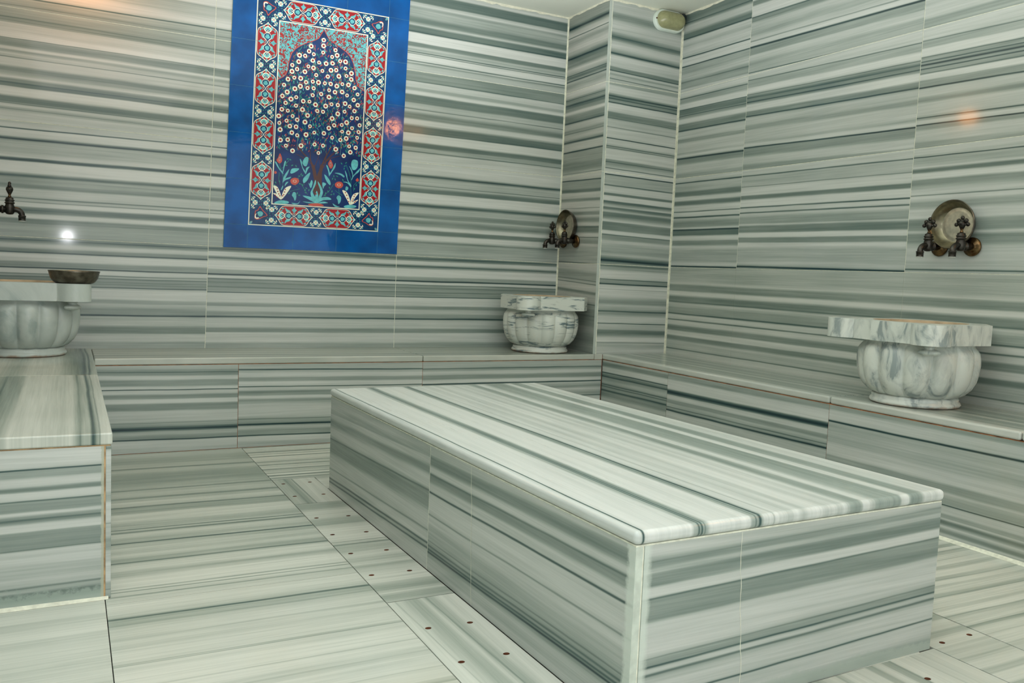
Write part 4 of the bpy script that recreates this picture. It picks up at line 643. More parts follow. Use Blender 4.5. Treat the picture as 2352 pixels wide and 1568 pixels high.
# ------------------------------------------------------------------ bulkhead lamp high in the corner
lm = empty('bulkhead_lamp', (2.475, YC, 2.478), 'unlit oval bulkhead lamp with greenish glass, high on the pillar under the ceiling', 'lamp')
def stadium(cx, cz, hw, hh, n=16):
    p = []
    for s, a0 in ((1, -PI/2), (-1, PI/2)):
        for i in range(n+1):
            a = a0+PI*i/n; p.append((cx+s*(hw-hh)+hh*math.cos(a), cz+hh*math.sin(a)))
    return p
def loft(rings, mat, name, par, cap=True):
    mb = MB(); n = len(rings[0][0]); vs = []
    for pts, y in rings: vs += [(x, y, z) for x, z in pts]
    fs = [(k*n+i, k*n+(i+1) % n, (k+1)*n+(i+1) % n, (k+1)*n+i) for k in range(len(rings)-1) for i in range(n)]
    if cap: fs += [tuple(range(n)), tuple((len(rings)-1)*n+i for i in range(n))]
    mb.add(vs, fs, 0, True); return mb.build(name, mat, par, sharp=math.radians(40))
cx, cz = 2.482, 2.474
loft([(stadium(cx, cz, .112, .062), YC-.001), (stadium(cx, cz, .112, .062), YC-.022), (stadium(cx, cz, .108, .058), YC-.028), (stadium(cx, cz, .098, .050), YC-.028)], plain('lamp base', srgb(214, 226, 214), .35), 'base', lm)
glass = plain('lamp glass', srgb(150, 152, 112), .16, spec=.6, bump=.25, var=.08, scale=60)
loft([(stadium(cx, cz, .099-.0*q, .051), YC-.0285-.0*q) for q in (0,)]+[(stadium(cx, cz, .052+.046*math.cos(a), .004+.046*math.cos(a)), YC-.030-.048*math.sin(a)) for a in [i*PI/2/9 for i in range(10)]], glass, 'glass_cover', lm)
mb = MB(); mb.lathe([(.002, 0), (.005, .001), (.005, .003), (.001, .004)], Matrix.Translation((cx-.103, YC-.026, cz)) @ Matrix.Rotation(PI/2, 4, 'X'), 12); mb.build('screw', DARKGAP, lm)
mb = MB(); mb.ball((XW-.017, YC-.022, ZC-.026), (.014, .018, .022)); mb.ball((XW-.028, YC-.03, ZC-.016), (.014, .012, .009)); mb.build('cable_gland', plain('dark rubber', srgb(22, 38, 42), .5), lm)
# ------------------------------------------------------------------ tile picture
MU = {
'fl':[[0.3617,1.0292],[0.3622,0.9984],[0.3615,0.9623],[0.2941,0.9865],[0.284,0.958],[0.3104,0.9456],[0.2333,0.9289],[0.264,0.9305],[0.4295,0.9848],[0.4397,0.9584],[0.4124,0.9461],[0.3068,0.9115],[0.2307,0.8948],[0.3411,0.9056],[0.3808,0.905],[0.4165,0.9114],[0.4583,0.929],[0.4889,0.9299],[0.197,0.8717],[0.2237,0.8536],[0.1967,0.838],[0.2841,0.8767],[0.312,0.8726],[0.2666,0.8455],[0.362,0.863],[0.4096,0.8728],[0.4387,0.8776],[0.4911,0.8942],[0.5256,0.8718],[0.3291,0.8362],[0.3934,0.8367],[0.455,0.8463],[0.4981,0.8539],[0.5262,0.8385],[0.1773,0.7939],[0.2104,0.8065],[0.2452,0.8074],[0.2754,0.7905],[0.3117,0.7984],[0.3434,0.7983],[0.3792,0.7982],[0.4113,0.799],[0.4459,0.7912],[0.4772,0.8061],[0.5119,0.8067],[0.547,0.7935],[0.1574,0.7614],[0.2453,0.7648],[0.2844,0.7604],[0.3182,0.7633],[0.2164,0.7477],[0.4042,0.7638],[0.4373,0.7575],[0.4778,0.7635],[0.5672,0.7612],[0.1758,0.7251],[0.1514,0.7014],[0.226,0.7035],[0.198,0.6904],[0.3147,0.7255],[0.3613,0.7373],[0.4056,0.7263],[0.5069,0.7481],[0.5463,0.7276],[0.2646,0.6873],[0.2988,0.689],[0.3325,0.6762],[0.1702,0.6668],[0.2263,0.6582],[0.3891,0.6753],[0.4215,0.689],[0.4569,0.6889],[0.4982,0.7019],[0.5247,0.6892],[0.5707,0.7018],[0.1514,0.6301],[0.1837,0.6264],[0.2625,0.6415],[0.3442,0.6434],[0.3761,0.6428],[0.4592,0.6409],[0.4974,0.6575],[0.5533,0.6668],[0.1365,0.5926],[0.2107,0.6008],[0.2919,0.6132],[0.2364,0.5833],[0.1792,0.5724],[0.4287,0.6119],[0.5399,0.6261],[0.5708,0.6285],[0.2794,0.5759],[0.1414,0.5563],[0.1982,0.5453],[0.2321,0.5452],[0.3075,0.5565],[0.4128,0.5573],[0.4423,0.576],[0.4848,0.5824],[0.5118,0.5987],[0.5446,0.5711],[0.5873,0.5915],[0.1472,0.5215],[0.333,0.5245],[0.2106,0.5115],[0.3866,0.5263],[0.4886,0.5462],[0.5245,0.5437],[0.5832,0.5536],[0.2403,0.5002],[0.2883,0.5083],[0.4339,0.5071],[0.481,0.4994],[0.5137,0.5108],[0.5767,0.5209],[0.1516,0.4659],[0.19,0.4715],[0.1813,0.4383],[0.2637,0.4457],[0.3376,0.4603],[0.385,0.4583],[0.4575,0.4454],[0.5332,0.4692],[0.571,0.4647],[0.2189,0.4145],[0.3614,0.4161],[0.5413,0.437],[0.5046,0.4135]],
'L':[[0.122,0.7858],[0.1513,0.8034],[0.1646,0.8166],[0.1749,0.8456],[0.1759,0.8734],[0.1816,0.9018],[0.1917,0.9354],[0.2115,0.9613],[0.2365,0.9812],[0.2733,1.0029],[0.3107,1.0201],[0.3339,1.0353],[0.3471,1.0606],[0.3613,1.0862]],
'R':[[0.3613,1.0862],[0.3771,1.0606],[0.3917,1.0394],[0.4168,1.0243],[0.457,1.0044],[0.4927,0.9836],[0.5187,0.9588],[0.5352,0.9278],[0.5476,0.8819],[0.5547,0.8399],[0.5663,0.8079],[0.5872,0.7938],[0.6054,0.7841]],
'branch':[[[[0.3624,0.1976],[0.3548,0.2669],[0.3417,0.3147],[0.3331,0.3454],[0.3174,0.3753],[0.2917,0.3938],[0.2585,0.4254],[0.2362,0.4509]],0.01],[[[0.3624,0.1976],[0.3655,0.2677],[0.381,0.318],[0.3863,0.3569],[0.4024,0.3969],[0.4224,0.4338],[0.4424,0.4708]],0.01],[[[0.3558,0.246],[0.3499,0.2944],[0.3343,0.3211],[0.3216,0.3618],[0.316,0.4065],[0.3099,0.458]],0.006],[[[0.3665,0.2468],[0.3713,0.2962],[0.3843,0.3252],[0.4041,0.362],[0.4054,0.4111],[0.4044,0.4671]],0.006],[[[0.3863,0.3569],[0.4316,0.3925],[0.4674,0.4062],[0.4892,0.4117]],0.004],[[[0.3331,0.3454],[0.2962,0.3734],[0.2673,0.3882],[0.2387,0.3994]],0.004],[[[0.3831,0.3496],[0.4242,0.3953],[0.4589,0.4301],[0.4867,0.461],[0.508,0.4771]],0.005],[[[0.3411,0.3286],[0.3504,0.3573],[0.363,0.3933],[0.3578,0.4277]],0.004],[[[0.3174,0.3753],[0.2732,0.4129],[0.2435,0.4447]],0.003],[[[0.4035,0.3759],[0.4377,0.4176],[0.4725,0.4526]],0.003],[[[0.3583,0.2672],[0.3638,0.3026],[0.3768,0.3316],[0.3671,0.3832]],0.004]],
'trunk':[[0.3393,0.2169],[0.3441,0.2661],[0.335,0.3072],[0.3255,0.3551],[0.3438,0.3463],[0.3612,0.2814],[0.3699,0.324],[0.3792,0.3563],[0.3939,0.3506],[0.3867,0.3114],[0.3883,0.2415],[0.3975,0.2001],[0.3698,0.1771],[0.3479,0.1861]],
'turq':[[[0.3644,0.1417],[0.3382,0.1644],[0.3278,0.1951],[0.339,0.2238],[0.3512,0.2666],[0.3558,0.246],[0.34,0.2029],[0.352,0.1759]],[[0.3644,0.1417],[0.3849,0.1641],[0.3975,0.2001],[0.389,0.2275],[0.3658,0.2608],[0.3704,0.2401],[0.3828,0.206],[0.3736,0.1739]],[[0.3645,0.1382],[0.3526,0.1619],[0.3612,0.208],[0.3713,0.1842],[0.3705,0.1631]],[[0.3645,0.1382],[0.3281,0.1533],[0.2845,0.1747],[0.3128,0.1749],[0.3489,0.1652]],[[0.3645,0.1382],[0.3996,0.1581],[0.4464,0.1648],[0.4276,0.1776],[0.3881,0.1714]],[[0.3681,0.1385],[0.3999,0.1511],[0.4291,0.146],[0.4004,0.1406]],[[0.3609,0.1397],[0.3286,0.1428],[0.286,0.1435],[0.3217,0.1372]],[[0.1745,0.2837],[0.1528,0.3059],[0.1269,0.3448],[0.1355,0.3455],[0.1523,0.3162],[0.1704,0.2971]],[[0.1706,0.2937],[0.1743,0.3249],[0.1782,0.3527],[0.1867,0.3551],[0.1795,0.3253],[0.1754,0.301]],[[0.1731,0.239],[0.1784,0.2737],[0.2043,0.3137],[0.2016,0.2962],[0.1891,0.2677],[0.1797,0.2464]],[[0.1731,0.239],[0.186,0.2606],[0.2166,0.2734],[0.2102,0.2625],[0.1897,0.254]],[[0.2965,0.2936],[0.2774,0.3233],[0.2609,0.3738],[0.2721,0.3609],[0.2769,0.3336],[0.2958,0.3074]],[[0.296,0.304],[0.2984,0.3285],[0.3157,0.3369],[0.3059,0.3187],[0.2997,0.3008]],[[0.4274,0.2937],[0.4206,0.3212],[0.4082,0.3518],[0.4174,0.3491],[0.4278,0.3218],[0.4323,0.3046]],[[0.427,0.3007],[0.442,0.33],[0.4601,0.3703],[0.4594,0.3456],[0.4459,0.3233],[0.4325,0.3011]],[[0.5547,0.2825],[0.5607,0.3115],[0.5397,0.3595],[0.5556,0.3395],[0.5644,0.3118],[0.5618,0.2902]],[[0.5547,0.2825],[0.5682,0.3121],[0.6035,0.3542],[0.5971,0.3323],[0.572,0.3088]],[[0.553,0.2432],[0.5325,0.2808],[0.5152,0.3326],[0.5271,0.3158],[0.5362,0.2811],[0.5562,0.2541]],[[0.553,0.2432],[0.5334,0.2631],[0.5073,0.2682],[0.5294,0.2699],[0.5486,0.2571]],[[0.212,0.2971],[0.2215,0.3186],[0.2599,0.3218],[0.2432,0.3031],[0.2193,0.2908]],[[0.2882,0.2444],[0.2836,0.2683],[0.3138,0.302],[0.3211,0.2991],[0.3086,0.2633]],[[0.5116,0.2933],[0.4907,0.3058],[0.4574,0.3137],[0.4865,0.3161],[0.5129,0.3041]],[[0.4334,0.2449],[0.4123,0.2679],[0.3998,0.302],[0.4263,0.2795],[0.4383,0.2558]],[[0.2758,0.3578],[0.2921,0.3869],[0.3083,0.3814],[0.3013,0.3426],[0.2873,0.338]],[[0.5573,0.3432],[0.5501,0.3746],[0.5602,0.3968],[0.5866,0.392],[0.5882,0.3601],[0.5742,0.3411]],[[0.3285,0.2195],[0.3128,0.2497],[0.3202,0.2433],[0.3298,0.265],[0.3376,0.2516]],[[0.3965,0.2211],[0.3912,0.2557],[0.4132,0.2504],[0.403,0.2356]],[[0.1335,0.1282],[0.1672,0.1424],[0.209,0.1384],[0.2026,0.1259],[0.1475,0.1223]],[[0.5213,0.1343],[0.5542,0.1436],[0.5918,0.1388],[0.5774,0.1272],[0.5292,0.1242]],[[0.2265,0.1741],[0.2344,0.1919],[0.2487,0.186],[0.25,0.1584],[0.2437,0.1441],[0.2359,0.1609]],[[0.475,0.1773],[0.4853,0.1922],[0.5005,0.1826],[0.4999,0.1578],[0.4877,0.1428],[0.483,0.1637]],[[0.2267,0.1326],[0.2583,0.1313],[0.2717,0.146],[0.262,0.128],[0.2376,0.1247]],[[0.4547,0.1442],[0.4809,0.1317],[0.4976,0.1292],[0.4702,0.1257]],[[0.1844,0.2192],[0.1904,0.2403],[0.204,0.2448],[0.191,0.2266]],[[0.1647,0.1972],[0.1739,0.2219],[0.1775,0.2187],[0.1714,0.2011]],[[0.5243,0.2233],[0.5269,0.2448],[0.5402,0.2387],[0.5354,0.2241]]],
'cream':[[[0.1671,0.1459],[0.1457,0.1616],[0.1244,0.1772],[0.145,0.1752],[0.1667,0.1527]],[[0.1669,0.1493],[0.145,0.1752],[0.1243,0.2165],[0.1467,0.213],[0.1658,0.1732],[0.1702,0.153]],[[0.1703,0.1495],[0.1757,0.1842],[0.1916,0.2129],[0.2207,0.2237],[0.2031,0.1897],[0.1837,0.1608]],[[0.5524,0.1434],[0.5382,0.1674],[0.506,0.2202],[0.5322,0.2132],[0.5506,0.1789],[0.5557,0.1508]],[[0.5561,0.1437],[0.5599,0.1796],[0.5735,0.2055],[0.603,0.2147],[0.5856,0.1885],[0.5648,0.155]],[[0.5598,0.1439],[0.5719,0.1626],[0.6012,0.1752],[0.5834,0.1562]]],
'red':[[[0.2142,0.2508],[0.2206,0.2633],[0.2378,0.2699],[0.2555,0.2661],[0.2624,0.2528],[0.2533,0.2382],[0.2396,0.2303],[0.2219,0.2358]],[[0.4623,0.2506],[0.4691,0.2617],[0.4852,0.2682],[0.502,0.2642],[0.51,0.2507],[0.5015,0.2358],[0.4852,0.2311],[0.4684,0.2369]],[[0.135,0.3557],[0.1429,0.3701],[0.1521,0.3948],[0.1635,0.3719],[0.1644,0.3515],[0.1512,0.34]],[[0.4187,0.3597],[0.4251,0.3778],[0.432,0.3855],[0.446,0.3586],[0.4415,0.3406],[0.4307,0.3379]],[[0.3167,0.1299],[0.3431,0.1368],[0.3789,0.1392],[0.4064,0.1287],[0.3796,0.1235],[0.3367,0.1224]],[[0.1259,0.2934],[0.1342,0.2976],[0.1398,0.2878],[0.1298,0.2818]],[[0.5807,0.2845],[0.5914,0.2961],[0.5996,0.2824],[0.5886,0.2762]]],
'dots':[[0.1455,0.2026],[0.1495,0.1892],[0.1553,0.1759],[0.161,0.166],[0.1368,0.1678],[0.1458,0.1581],[0.1887,0.2024],[0.1858,0.1884],[0.1813,0.1743],[0.1764,0.1671],[0.525,0.2092],[0.5331,0.1955],[0.5395,0.1782],[0.5459,0.1608],[0.5811,0.2025],[0.5761,0.1914],[0.5712,0.1768],[0.5662,0.1657],[0.5795,0.1595],[0.5867,0.1653],[0.3598,0.2358],[0.3584,0.1903]],
'stem':[[[0.1512,0.34],[0.1593,0.3133],[0.1712,0.28],[0.1759,0.2529],[0.1737,0.2253]],[[0.2021,0.3616],[0.1727,0.3213],[0.1627,0.3136]],[[0.2743,0.2398],[0.3048,0.1935],[0.3124,0.1836]],[[0.521,0.365],[0.5375,0.3309],[0.5547,0.2825],[0.553,0.2432],[0.559,0.1973]],[[0.2396,0.2303],[0.2686,0.2117],[0.2134,0.1938]],[[0.4852,0.2311],[0.4908,0.1926]],[[0.2882,0.2444],[0.2922,0.2342]],[[0.402,0.1828],[0.4331,0.2132],[0.4567,0.2537]],[[0.5073,0.1937],[0.4771,0.2093],[0.4657,0.2191]],[[0.1534,0.2923],[0.1515,0.2579],[0.16,0.2243]],[[0.5887,0.2744],[0.571,0.2553],[0.5728,0.2197]]],
'leafc':[[0.2088,0.3657],[0.1948,0.3679],[0.1854,0.3464],[0.1895,0.333],[0.2719,0.2916],[0.2618,0.2804],[0.2555,0.2661],[0.2525,0.2555],[0.2792,0.2853],[0.3037,0.2177],[0.2971,0.2068],[0.3183,0.2084],[0.3013,0.1932],[0.2673,0.2393],[0.2817,0.2335],[0.2104,0.1833],[0.2557,0.1865],[0.2667,0.1769],[0.4546,0.2958],[0.448,0.2812],[0.4627,0.2789],[0.4323,0.2307],[0.4261,0.2091],[0.4121,0.1976],[0.409,0.1868],[0.4478,0.2107],[0.4594,0.1974],[0.445,0.1929],[0.5204,0.3756],[0.514,0.3573],[0.5068,0.2788],[0.5859,0.2564],[0.6001,0.2717],[0.5758,0.2342],[0.1291,0.222],[0.1354,0.2361],[0.1556,0.2445],[0.2207,0.3357],[0.2418,0.3341],[0.4728,0.2973],[0.511,0.3429],[0.4949,0.3698]]}
mu = empty('tile_picture', (.48, 0, 1.72), 'tall glazed tile picture of a flowering tree under an arch, framed in plain blue tiles', 'tile picture')
def W_(u, v, lay=0.): return (.111+u+.0246*v, -.0085-lay*.00022, 1.115+.008*u+.9985*v)
BL = plain('blue glaze', (.0, .088, .33, 1), .07, var=.25, scale=7, bump=.6, spec=.22)
BL.node_tree.nodes['Principled BSDF'].inputs['Coat Roughness'].default_value = .03
JT = plain('tile joint', srgb(70, 140, 170), .5)
mb = MB(); u0, u1, v0, v1_ = -.1225, .8505, -.1245, 1.338
mb.prism([(x, -.0005, z) for x, _, z in (W_(u0, v0), W_(u1, v0), W_(u1, v1_), W_(u0, v1_))], (0, -.0065, 0), 1)
def btile(a, b, c, d):
    q = .0009; mb.prism([W_(a+q, c+q), W_(b-q, c+q), W_(b-q, d-q), W_(a+q, d-q)], (0, .003, 0), 0)
us = [u0, 0, .243, .486, .7285, u1]; vsb = [v0, 0, .243, .486, .729, .972, 1.2145, v1_]
for i in range(5):
    for j in range(7):
        if 1 <= i <= 3 and 1 <= j <= 5: continue
        btile(us[i], us[i+1], vsb[j], vsb[j+1])
mb.build('blue_border', [BL, JT], mu)
# painted panel: every painted shape is a thin layer of glaze on the same tiles
def gl(n, c, r=.14, var=0, sc=20): return plain(n, c, r, var=var, scale=sc, spec=.3)
cols = dict(navy=gl('glaze navy', srgb(0, 58, 104), var=.25, sc=50), field=gl('glaze cobalt', srgb(0, 46, 104), var=.3, sc=14), red=gl('glaze red', srgb(160, 16, 30)), turq=gl('glaze turquoise', srgb(100, 188, 194), var=.15, sc=60),
            cream=gl('glaze cream', srgb(240, 240, 218)), green=gl('glaze green', srgb(40, 140, 124)), brown=gl('glaze brown', srgb(84, 52, 48)), coral=gl('glaze coral', srgb(196, 84, 70)), crack=gl('tile seam', srgb(120, 170, 180)))
def arab():
    m, nt, b = nodes('glaze arabesque'); L = nt.links
    g_ = nt.nodes.new('ShaderNodeNewGeometry'); n = nt.nodes.new('ShaderNodeTexNoise'); n.inputs['Scale'].default_value = 62; n.inputs['Detail'].default_value = 1.2; n.inputs['Distortion'].default_value = 1.6
    L.new(g_.outputs['Position'], n.inputs['Vector']); r = nt.nodes.new('ShaderNodeValToRGB'); r.color_ramp.interpolation = 'CONSTANT'; e = r.color_ramp.elements
    e[0].position = 0; e[0].color = srgb(100, 188, 194); e[1].position = .50; e[1].color = srgb(20, 60, 66)
    for p, c in ((.525, srgb(160, 20, 32)), (.66, srgb(196, 84, 70)), (.70, srgb(100, 188, 194))): q = e.new(p); q.color = c
    L.new(n.outputs['Fac'], r.inputs[0]); L.new(r.outputs[0], b.inputs['Base Color']); b.inputs['Roughness'].default_value = .14; b.inputs['Specular IOR Level'].default_value = .3; return m
cols['arab'] = arab()
keys = list(cols); mb = MB()
def poly(pts, lay, col): mb.add([W_(u, v, lay) for u, v in pts], [tuple(range(len(pts)))], keys.index(col))
def rect(a, b, c, d, lay, col): poly([(a, c), (b, c), (b, d), (a, d)], lay, col)
def ribbon(pts, w0, w1, lay, col):
    pts = [Vector(p) for p in pts]; n = len(pts); l, r = [], []
    for i, p in enumerate(pts):
        t = (pts[min(i+1, n-1)]-pts[max(i-1, 0)]); t = Vector((-t.y, t.x)).normalized()*(w0+(w1-w0)*i/(n-1))/2; l.append(p+t); r.append(p-t)
    for i in range(n-1): mb.add([W_(*l[i], lay), W_(*l[i+1], lay), W_(*r[i+1], lay), W_(*r[i], lay)], [(0, 1, 2, 3)], keys.index(col))
def smooth(pts, k=4):
    """closed Catmull-Rom through the points"""
    n = len(pts); out = []
    for i in range(n):
        p = [Vector(pts[(i+j-1) % n]) for j in range(4)]
        for s in range(k):
            t = s/k; out.append(tuple(.5*((2*p[1])+(-p[0]+p[2])*t+(2*p[0]-5*p[1]+4*p[2]-p[3])*t*t+(-p[0]+3*p[1]-3*p[2]+p[3])*t**3)))
    return out
def disc(c, r, lay, col, n=16, wav=0, k=8, ph=0): poly([(c[0]+r*(1+wav*math.cos(k*a+ph))*math.cos(a), c[1]+r*(1+wav*math.cos(k*a+ph))*math.sin(a)) for a in [2*PI*i/n for i in range(n)]], lay, col)
def leafp(c, ang, ln, wd, lay, col):
    q = []
    for i in range(8): t = i/7; q.append((ln*(t-.5), wd*math.sin(PI*t)*.5))
    for i in range(6, 0, -1): t = i/7; q.append((ln*(t-.5), -wd*math.sin(PI*t)*.5))
    ca, sa = math.cos(ang), math.sin(ang); poly([(c[0]+x*ca-y*sa, c[1]+x*sa+y*ca) for x, y in q], lay, col)
PWD, PH = .7285, 1.2145
mb.prism([W_(0, 0), W_(PWD, 0), W_(PWD, PH), W_(0, PH)], (0, .003, 0), keys.index('cream'))
rect(.005, PWD-.005, .005, PH-.005, 1, 'navy')
IU0, IU1, IV0, IV1 = .1180, .6120, .1175, 1.0975
rect(IU0, IU1, IV0, IV1, 2, 'cream'); rect(IU0+.0055, IU1-.0055, IV0+.0055, IV1-.0055, 3, 'field')
# spandrels
Ll = [tuple(p) for p in MU['L']]; Rl = [tuple(p) for p in MU['R']]
Ll[0] = (IU0+.0055, Ll[0][1]); Rl[-1] = (IU1-.0055, Rl[-1][1]); mid = Ll[-1][0]
poly([(IU0+.0055, IV1-.0055)]+[p for p in Ll]+[(mid, IV1-.0055)], 4, 'arab'); poly([(mid, IV1-.0055)]+Rl+[(IU1-.0055, IV1-.0055)], 4, 'arab')
ribbon(Ll, .004, .004, 5, 'coral'); ribbon(Rl, .004, .004, 5, 'coral')
# cartouches of the border
def half_w(s):
    T_ = [(0, .0535), (.052, .0535), (.066, .050), (.076, .040), (.082, .028), (.092, .014), (.100, .005), (.1065, 0)]
    for a, b in zip(T_, T_[1:]):
        if a[0] <= s <= b[0]: return a[1]+(b[1]-a[1])*(s-a[0])/(b[0]-a[0])
    return 0
def cartouche(cu, cv, vert):
    def X(s, t): return (cu+t, cv+s) if vert else (cu+s, cv+t)
    def shape(k, d):
        ss = [-.1065+.213*i/48 for i in range(49)]
        return [X(s*k, max(half_w(abs(s))-d, 0)) for s in ss]+[X(s*k, -max(half_w(abs(s))-d, 0)) for s in reversed(ss[1:-1])]
    poly(shape(1, 0), 4, 'cream'); poly(shape(.965, .0024), 5, 'red')
    for sg in (-1, 1):
        def Q(L): return [X(sg*s, t) for s, t in L]
        for tg in (-1, 1):
            poly(smooth(Q([(.018, tg*.022), (.026, tg*.030), (.038, tg*.034), (.050, tg*.044), (.047, tg*.030), (.040, tg*.020), (.028, tg*.016)]), 3), 6, 'turq')
            poly(smooth(Q([(.064, tg*.030), (.074, tg*.026), (.082, tg*.022), (.080, tg*.014), (.070, tg*.020), (.064, tg*.026)]), 3), 6, 'turq')
            poly(smooth(Q([(.054, tg*.040), (.062, tg*.043), (.070, tg*.036), (.060, tg*.034)]), 3), 6, 'turq')
        poly(smooth(Q([(.006, 0), (.016, .016), (.030, .021), (.044, .015), (.050, .006), (.050, -.006), (.044, -.015), (.030, -.021), (.016, -.016)]), 4), 7, 'cream')
        poly(smooth(Q([(.010, 0), (.018, .013), (.030, .0185), (.043, .013), (.048, 0), (.043, -.013), (.030, -.0185), (.018, -.013)]), 4), 8, 'navy')
        poly(smooth(Q([(.018, 0), (.022, .009), (.030, .0125), (.034, .008), (.042, .006), (.040, 0), (.042, -.006), (.034, -.008), (.030, -.0125), (.022, -.009)]), 3), 9, 'turq')
        poly(smooth(Q([(.050, 0), (.056, .014), (.066, .020), (.078, .013), (.084, .004), (.084, -.004), (.078, -.013), (.066, -.020), (.056, -.014)]), 4), 7, 'cream')
        poly(smooth(Q([(.054, 0), (.060, .012), (.067, .015), (.076, .008), (.079, 0), (.076, -.008), (.067, -.015), (.060, -.012)]), 4), 8, 'turq')
        poly(smooth(Q([(.052, 0), (.060, .009), (.069, 0), (.060, -.009)]), 3), 9, 'navy')
        for tg in (-1, 1): ribbon([X(sg*.048, tg*.008), X(sg*.058, 0), X(sg*.068, -tg*.007)], .002, .002, 10.3+tg*.2, 'cream')
        poly(smooth(Q([(.087, 0), (.092, .005), (.100, 0), (.092, -.005)]), 3), 7, 'turq')
        # side palmettes
        poly(smooth([X(0, sg*.016), X(.008, sg*.026), X(.014, sg*.034), X(.006, sg*.038), X(0, sg*.049), X(-.006, sg*.038), X(-.014, sg*.034), X(-.008, sg*.026)], 3), 7, 'turq')
    poly([X(.016, 0), X(0, .013), X(-.016, 0), X(0, -.013)], 9.5, 'navy')
    for a in (-1, 1):
        ribbon([X(-.018, a*.012), X(-.006, a*.004), X(.006, -a*.004), X(.018, -a*.012)], .0022, .0022, 10.3+a*.2, 'cream')
        ribbon([X(-.008, a*.016), X(.0, a*.008), X(.008, a*.016)], .0018, .0018, 11, 'cream')
def rosette(u, v, r=.0145):
    disc((u, v), r*1.9, 4, 'field', 20); 
    for k in range(8):
        a = 2*PI*k/8+.3; leafp((u+r*1.62*math.cos(a), v+r*1.62*math.sin(a)), a+1.2, .011, .0045, 5, 'green')
    disc((u, v), r, 6, 'turq', 32, .13, 4, PI); disc((u, v), r*.8, 7, 'cream', 32, .16, 4)
    for k in range(4):
        a = PI/4+PI/2*k; leafp((u+r*.42*math.cos(a), v+r*.42*math.sin(a)), a, r*.62, .0026, 8, 'red')
    disc((u, v), .002, 9, 'green', 8)
def sprig(u, v, sx, sy):
    for dx, dy, a in ((0, 0, .8), (.010, -.003, .2), (-.002, .011, 1.3), (.006, .006, .8)): leafp((u+sx*dx, v+sy*dy), math.atan2(sy*math.sin(a), sx*math.cos(a)),   .015, .006, 5.5+dx*20+dy*9, 'cream' if dx else 'turq')
cu = .0605
for s_u in (cu, PWD-cu):
    for k in range(1, 5): cartouche(s_u, .243*k, True)
    for k in range(0, 5):
        v = .1215+.243*k
        rosette(s_u-.0285, v); rosette(s_u+.0285, v)
        for sx in (-1, 1):
            for sy in (-1, 1): sprig(s_u+sx*.044, v+sy*.026, -sx, -sy)
for s_v in (cu, PH-cu):
    for k in (1, 2): cartouche(.243*k, s_v, False)
    for u in (.1215, .3645, .6070):
        rosette(u, s_v-.0285); rosette(u, s_v+.0285)
        for sx in (-1, 1):
            for sy in (-1, 1): sprig(u+sx*.026, s_v+sy*.044, -sx, -sy)
for cu_, cv_, sx, sy in ((cu, cu, -1, -1), (PWD-cu, cu, 1, -1), (cu, PH-cu, -1, 1), (PWD-cu, PH-cu, 1, 1)):
    K = lambda L: [(cu_+sx*x*.86, cv_+sy*y*.86) for x, y in L]
    poly(smooth(K([(-.046, .004), (-.020, .018), (.010, .034), (.030, .030), (.034, .012), (.030, -.02), (.016, -.026), (.002, -.050), (-.016, -.028)]), 4), 6, 'coral')
    poly(smooth(K([(-.040, .004), (-.018, .014), (.010, .029), (.026, .026), (.029, .010), (.025, -.018), (.013, -.022), (.002, -.042), (-.013, -.024)]), 4), 7, 'navy')
    poly(smooth(K([(-.018, -.006), (-.012, .010), (.004, .014), (.012, .006), (.016, -.010), (.002, -.018), (-.01, -.016)]), 3), 8, 'turq')
    poly(smooth(K([(.010, .020), (.022, .022), (.026, .010), (.022, -.004), (.030, .004), (.032, .022), (.020, .030), (.006, .026)]), 3), 9, 'cream')
    leafp((cu_+sx*.046, cv_+sy*.046), math.atan2(sy, sx), .020, .012, 6, 'turq'); leafp((cu_+sx*.045, cv_+sy*.045), math.atan2(sy, sx), .011, .003, 7, 'red')
# the flowering tree
rnd = random.Random(4)
fl = [tuple(p) for p in MU['fl']]
def inside(u, v):
    if not (IU0+.012 < u < IU1-.012): return False
    for Lq, lft in ((Ll, True), (Rl, False)):
        for a, b in zip(Lq, Lq[1:]):
            if min(a[1], b[1]) <= v <= max(a[1], b[1]):
                x = a[0]+(b[0]-a[0])*(v-a[1])/(b[1]-a[1]) if abs(b[1]-a[1]) > 1e-6 else a[0]
                if lft and u < x+.012: return False
                if not lft and u > x-.012: return False
    return v < max(p[1] for p in Ll)-.03
cnt = 0
while cnt < 1500:
    u, v = rnd.uniform(IU0, IU1), rnd.uniform(.42, 1.09)
    if not inside(u, v): continue
    cnt += 1; a = PI/2+rnd.gauss(0, .5)
    leafp((u, v), a, rnd.uniform(.010, .024), rnd.uniform(.0028, .005), 4+cnt % 20*.09, rnd.choice(['green', 'green', 'green', 'green', 'turq', 'brown', 'coral']))
    if cnt % 4 == 0: disc((u+.004, v+.006), .003, 5.4, 'coral', 6)
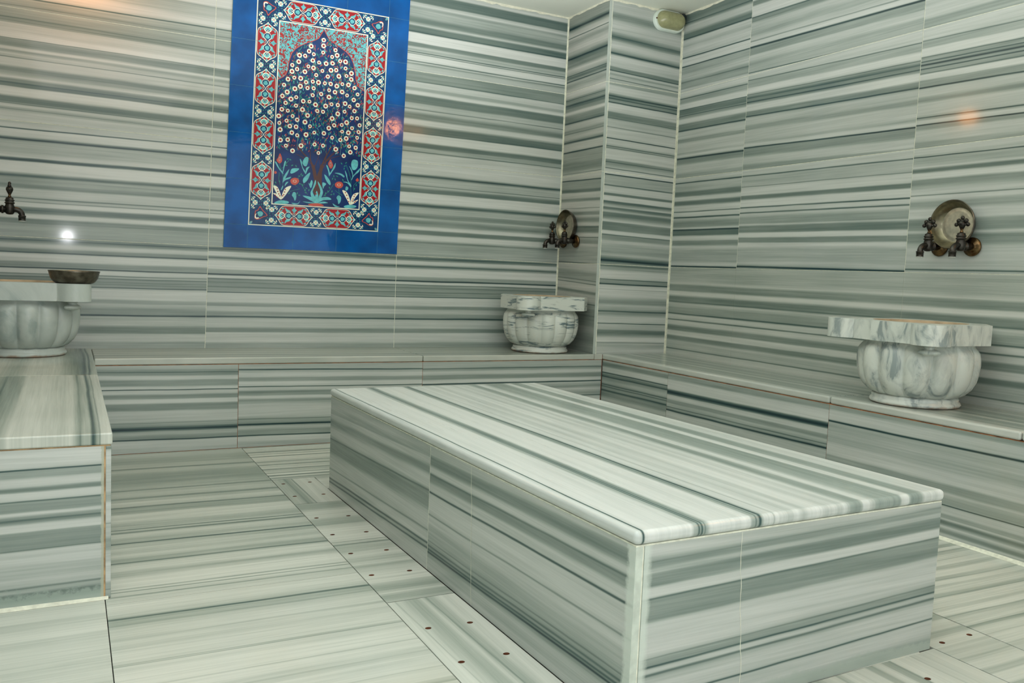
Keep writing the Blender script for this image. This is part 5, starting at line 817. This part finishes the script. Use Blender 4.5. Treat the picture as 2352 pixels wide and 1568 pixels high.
for i, (pts, wd) in enumerate(MU['branch']): ribbon([tuple(p) for p in pts], wd, wd*.45, 6+.09*i, 'brown')
for q in range(16):                                      # upper boughs
    a, b = fl[rnd.randrange(60, len(fl))], fl[rnd.randrange(20, 90)]
    if abs(a[0]-b[0]) < .08 and b[1] > a[1]: ribbon([a, ((a[0]+b[0])/2+.006, (a[1]+b[1])/2), b], .0028, .0014, 5.85+.01*q, 'brown')
poly([tuple(p) for p in MU['trunk']], 7.1, 'brown')
for i, p in enumerate(fl):
    r = .0118+.0016*math.sin(i*2.3)
    disc(p, r, 10.8, 'cream', 32, .07, 8, i); disc(p, r*.47, 11.6, 'red', 20, .22, 5, i)
for s in MU['stem']: ribbon([tuple(p) for p in s], .0024, .0018, 6.2, 'green')
for p in MU['leafc']: leafp(p, rnd.uniform(0, PI), .014, .0065, 6.5, 'green')
for i, s in enumerate(MU['turq']): poly(smooth([tuple(p) for p in s], 3), 7.2+.05*i, 'turq')
for i, s in enumerate(MU['cream']): poly(smooth([tuple(p) for p in s], 3), 9+.1*i, 'cream')
for i, s in enumerate(MU['red']):
    s = [tuple(p) for p in s]; poly(smooth(s, 3), 9+.1*i, 'coral')
    if i in (0, 1, 2, 3):                                # petals drawn in the two carnations and two artichoke-shaped blooms
        c = Vector((sum(p[0] for p in s)/len(s), sum(p[1] for p in s)/len(s)))
        for k in range(9):
            a = 2*PI*k/9+.2; rr = .0075 if i > 1 else .009
            leafp((c.x+rr*(1 if i < 2 else .6)*math.cos(a), c.y+rr*(.7 if i < 2 else 1.3)*math.sin(a)), a, .0062, .0022, 10.4, 'cream' if i < 2 else 'turq')
for p in MU['dots']: disc(p, .0036, 10.6, 'red', 8)
for v in (.243, .486, .729, .972):                       # seams between the picture's tiles
    rect(0, .115, v-.0004, v+.0004, 11, 'navy'); rect(PWD-.115, PWD, v-.0004, v+.0004, 11, 'navy')
for u in (.243, .486): rect(u-.0006, u+.0006, IV0+.3, .86, 11, 'crack'); rect(u-.0004, u+.0004, 0, .115, 11, 'crack')
mb.build('painted_panel', list(cols.values()), mu, fix=False)
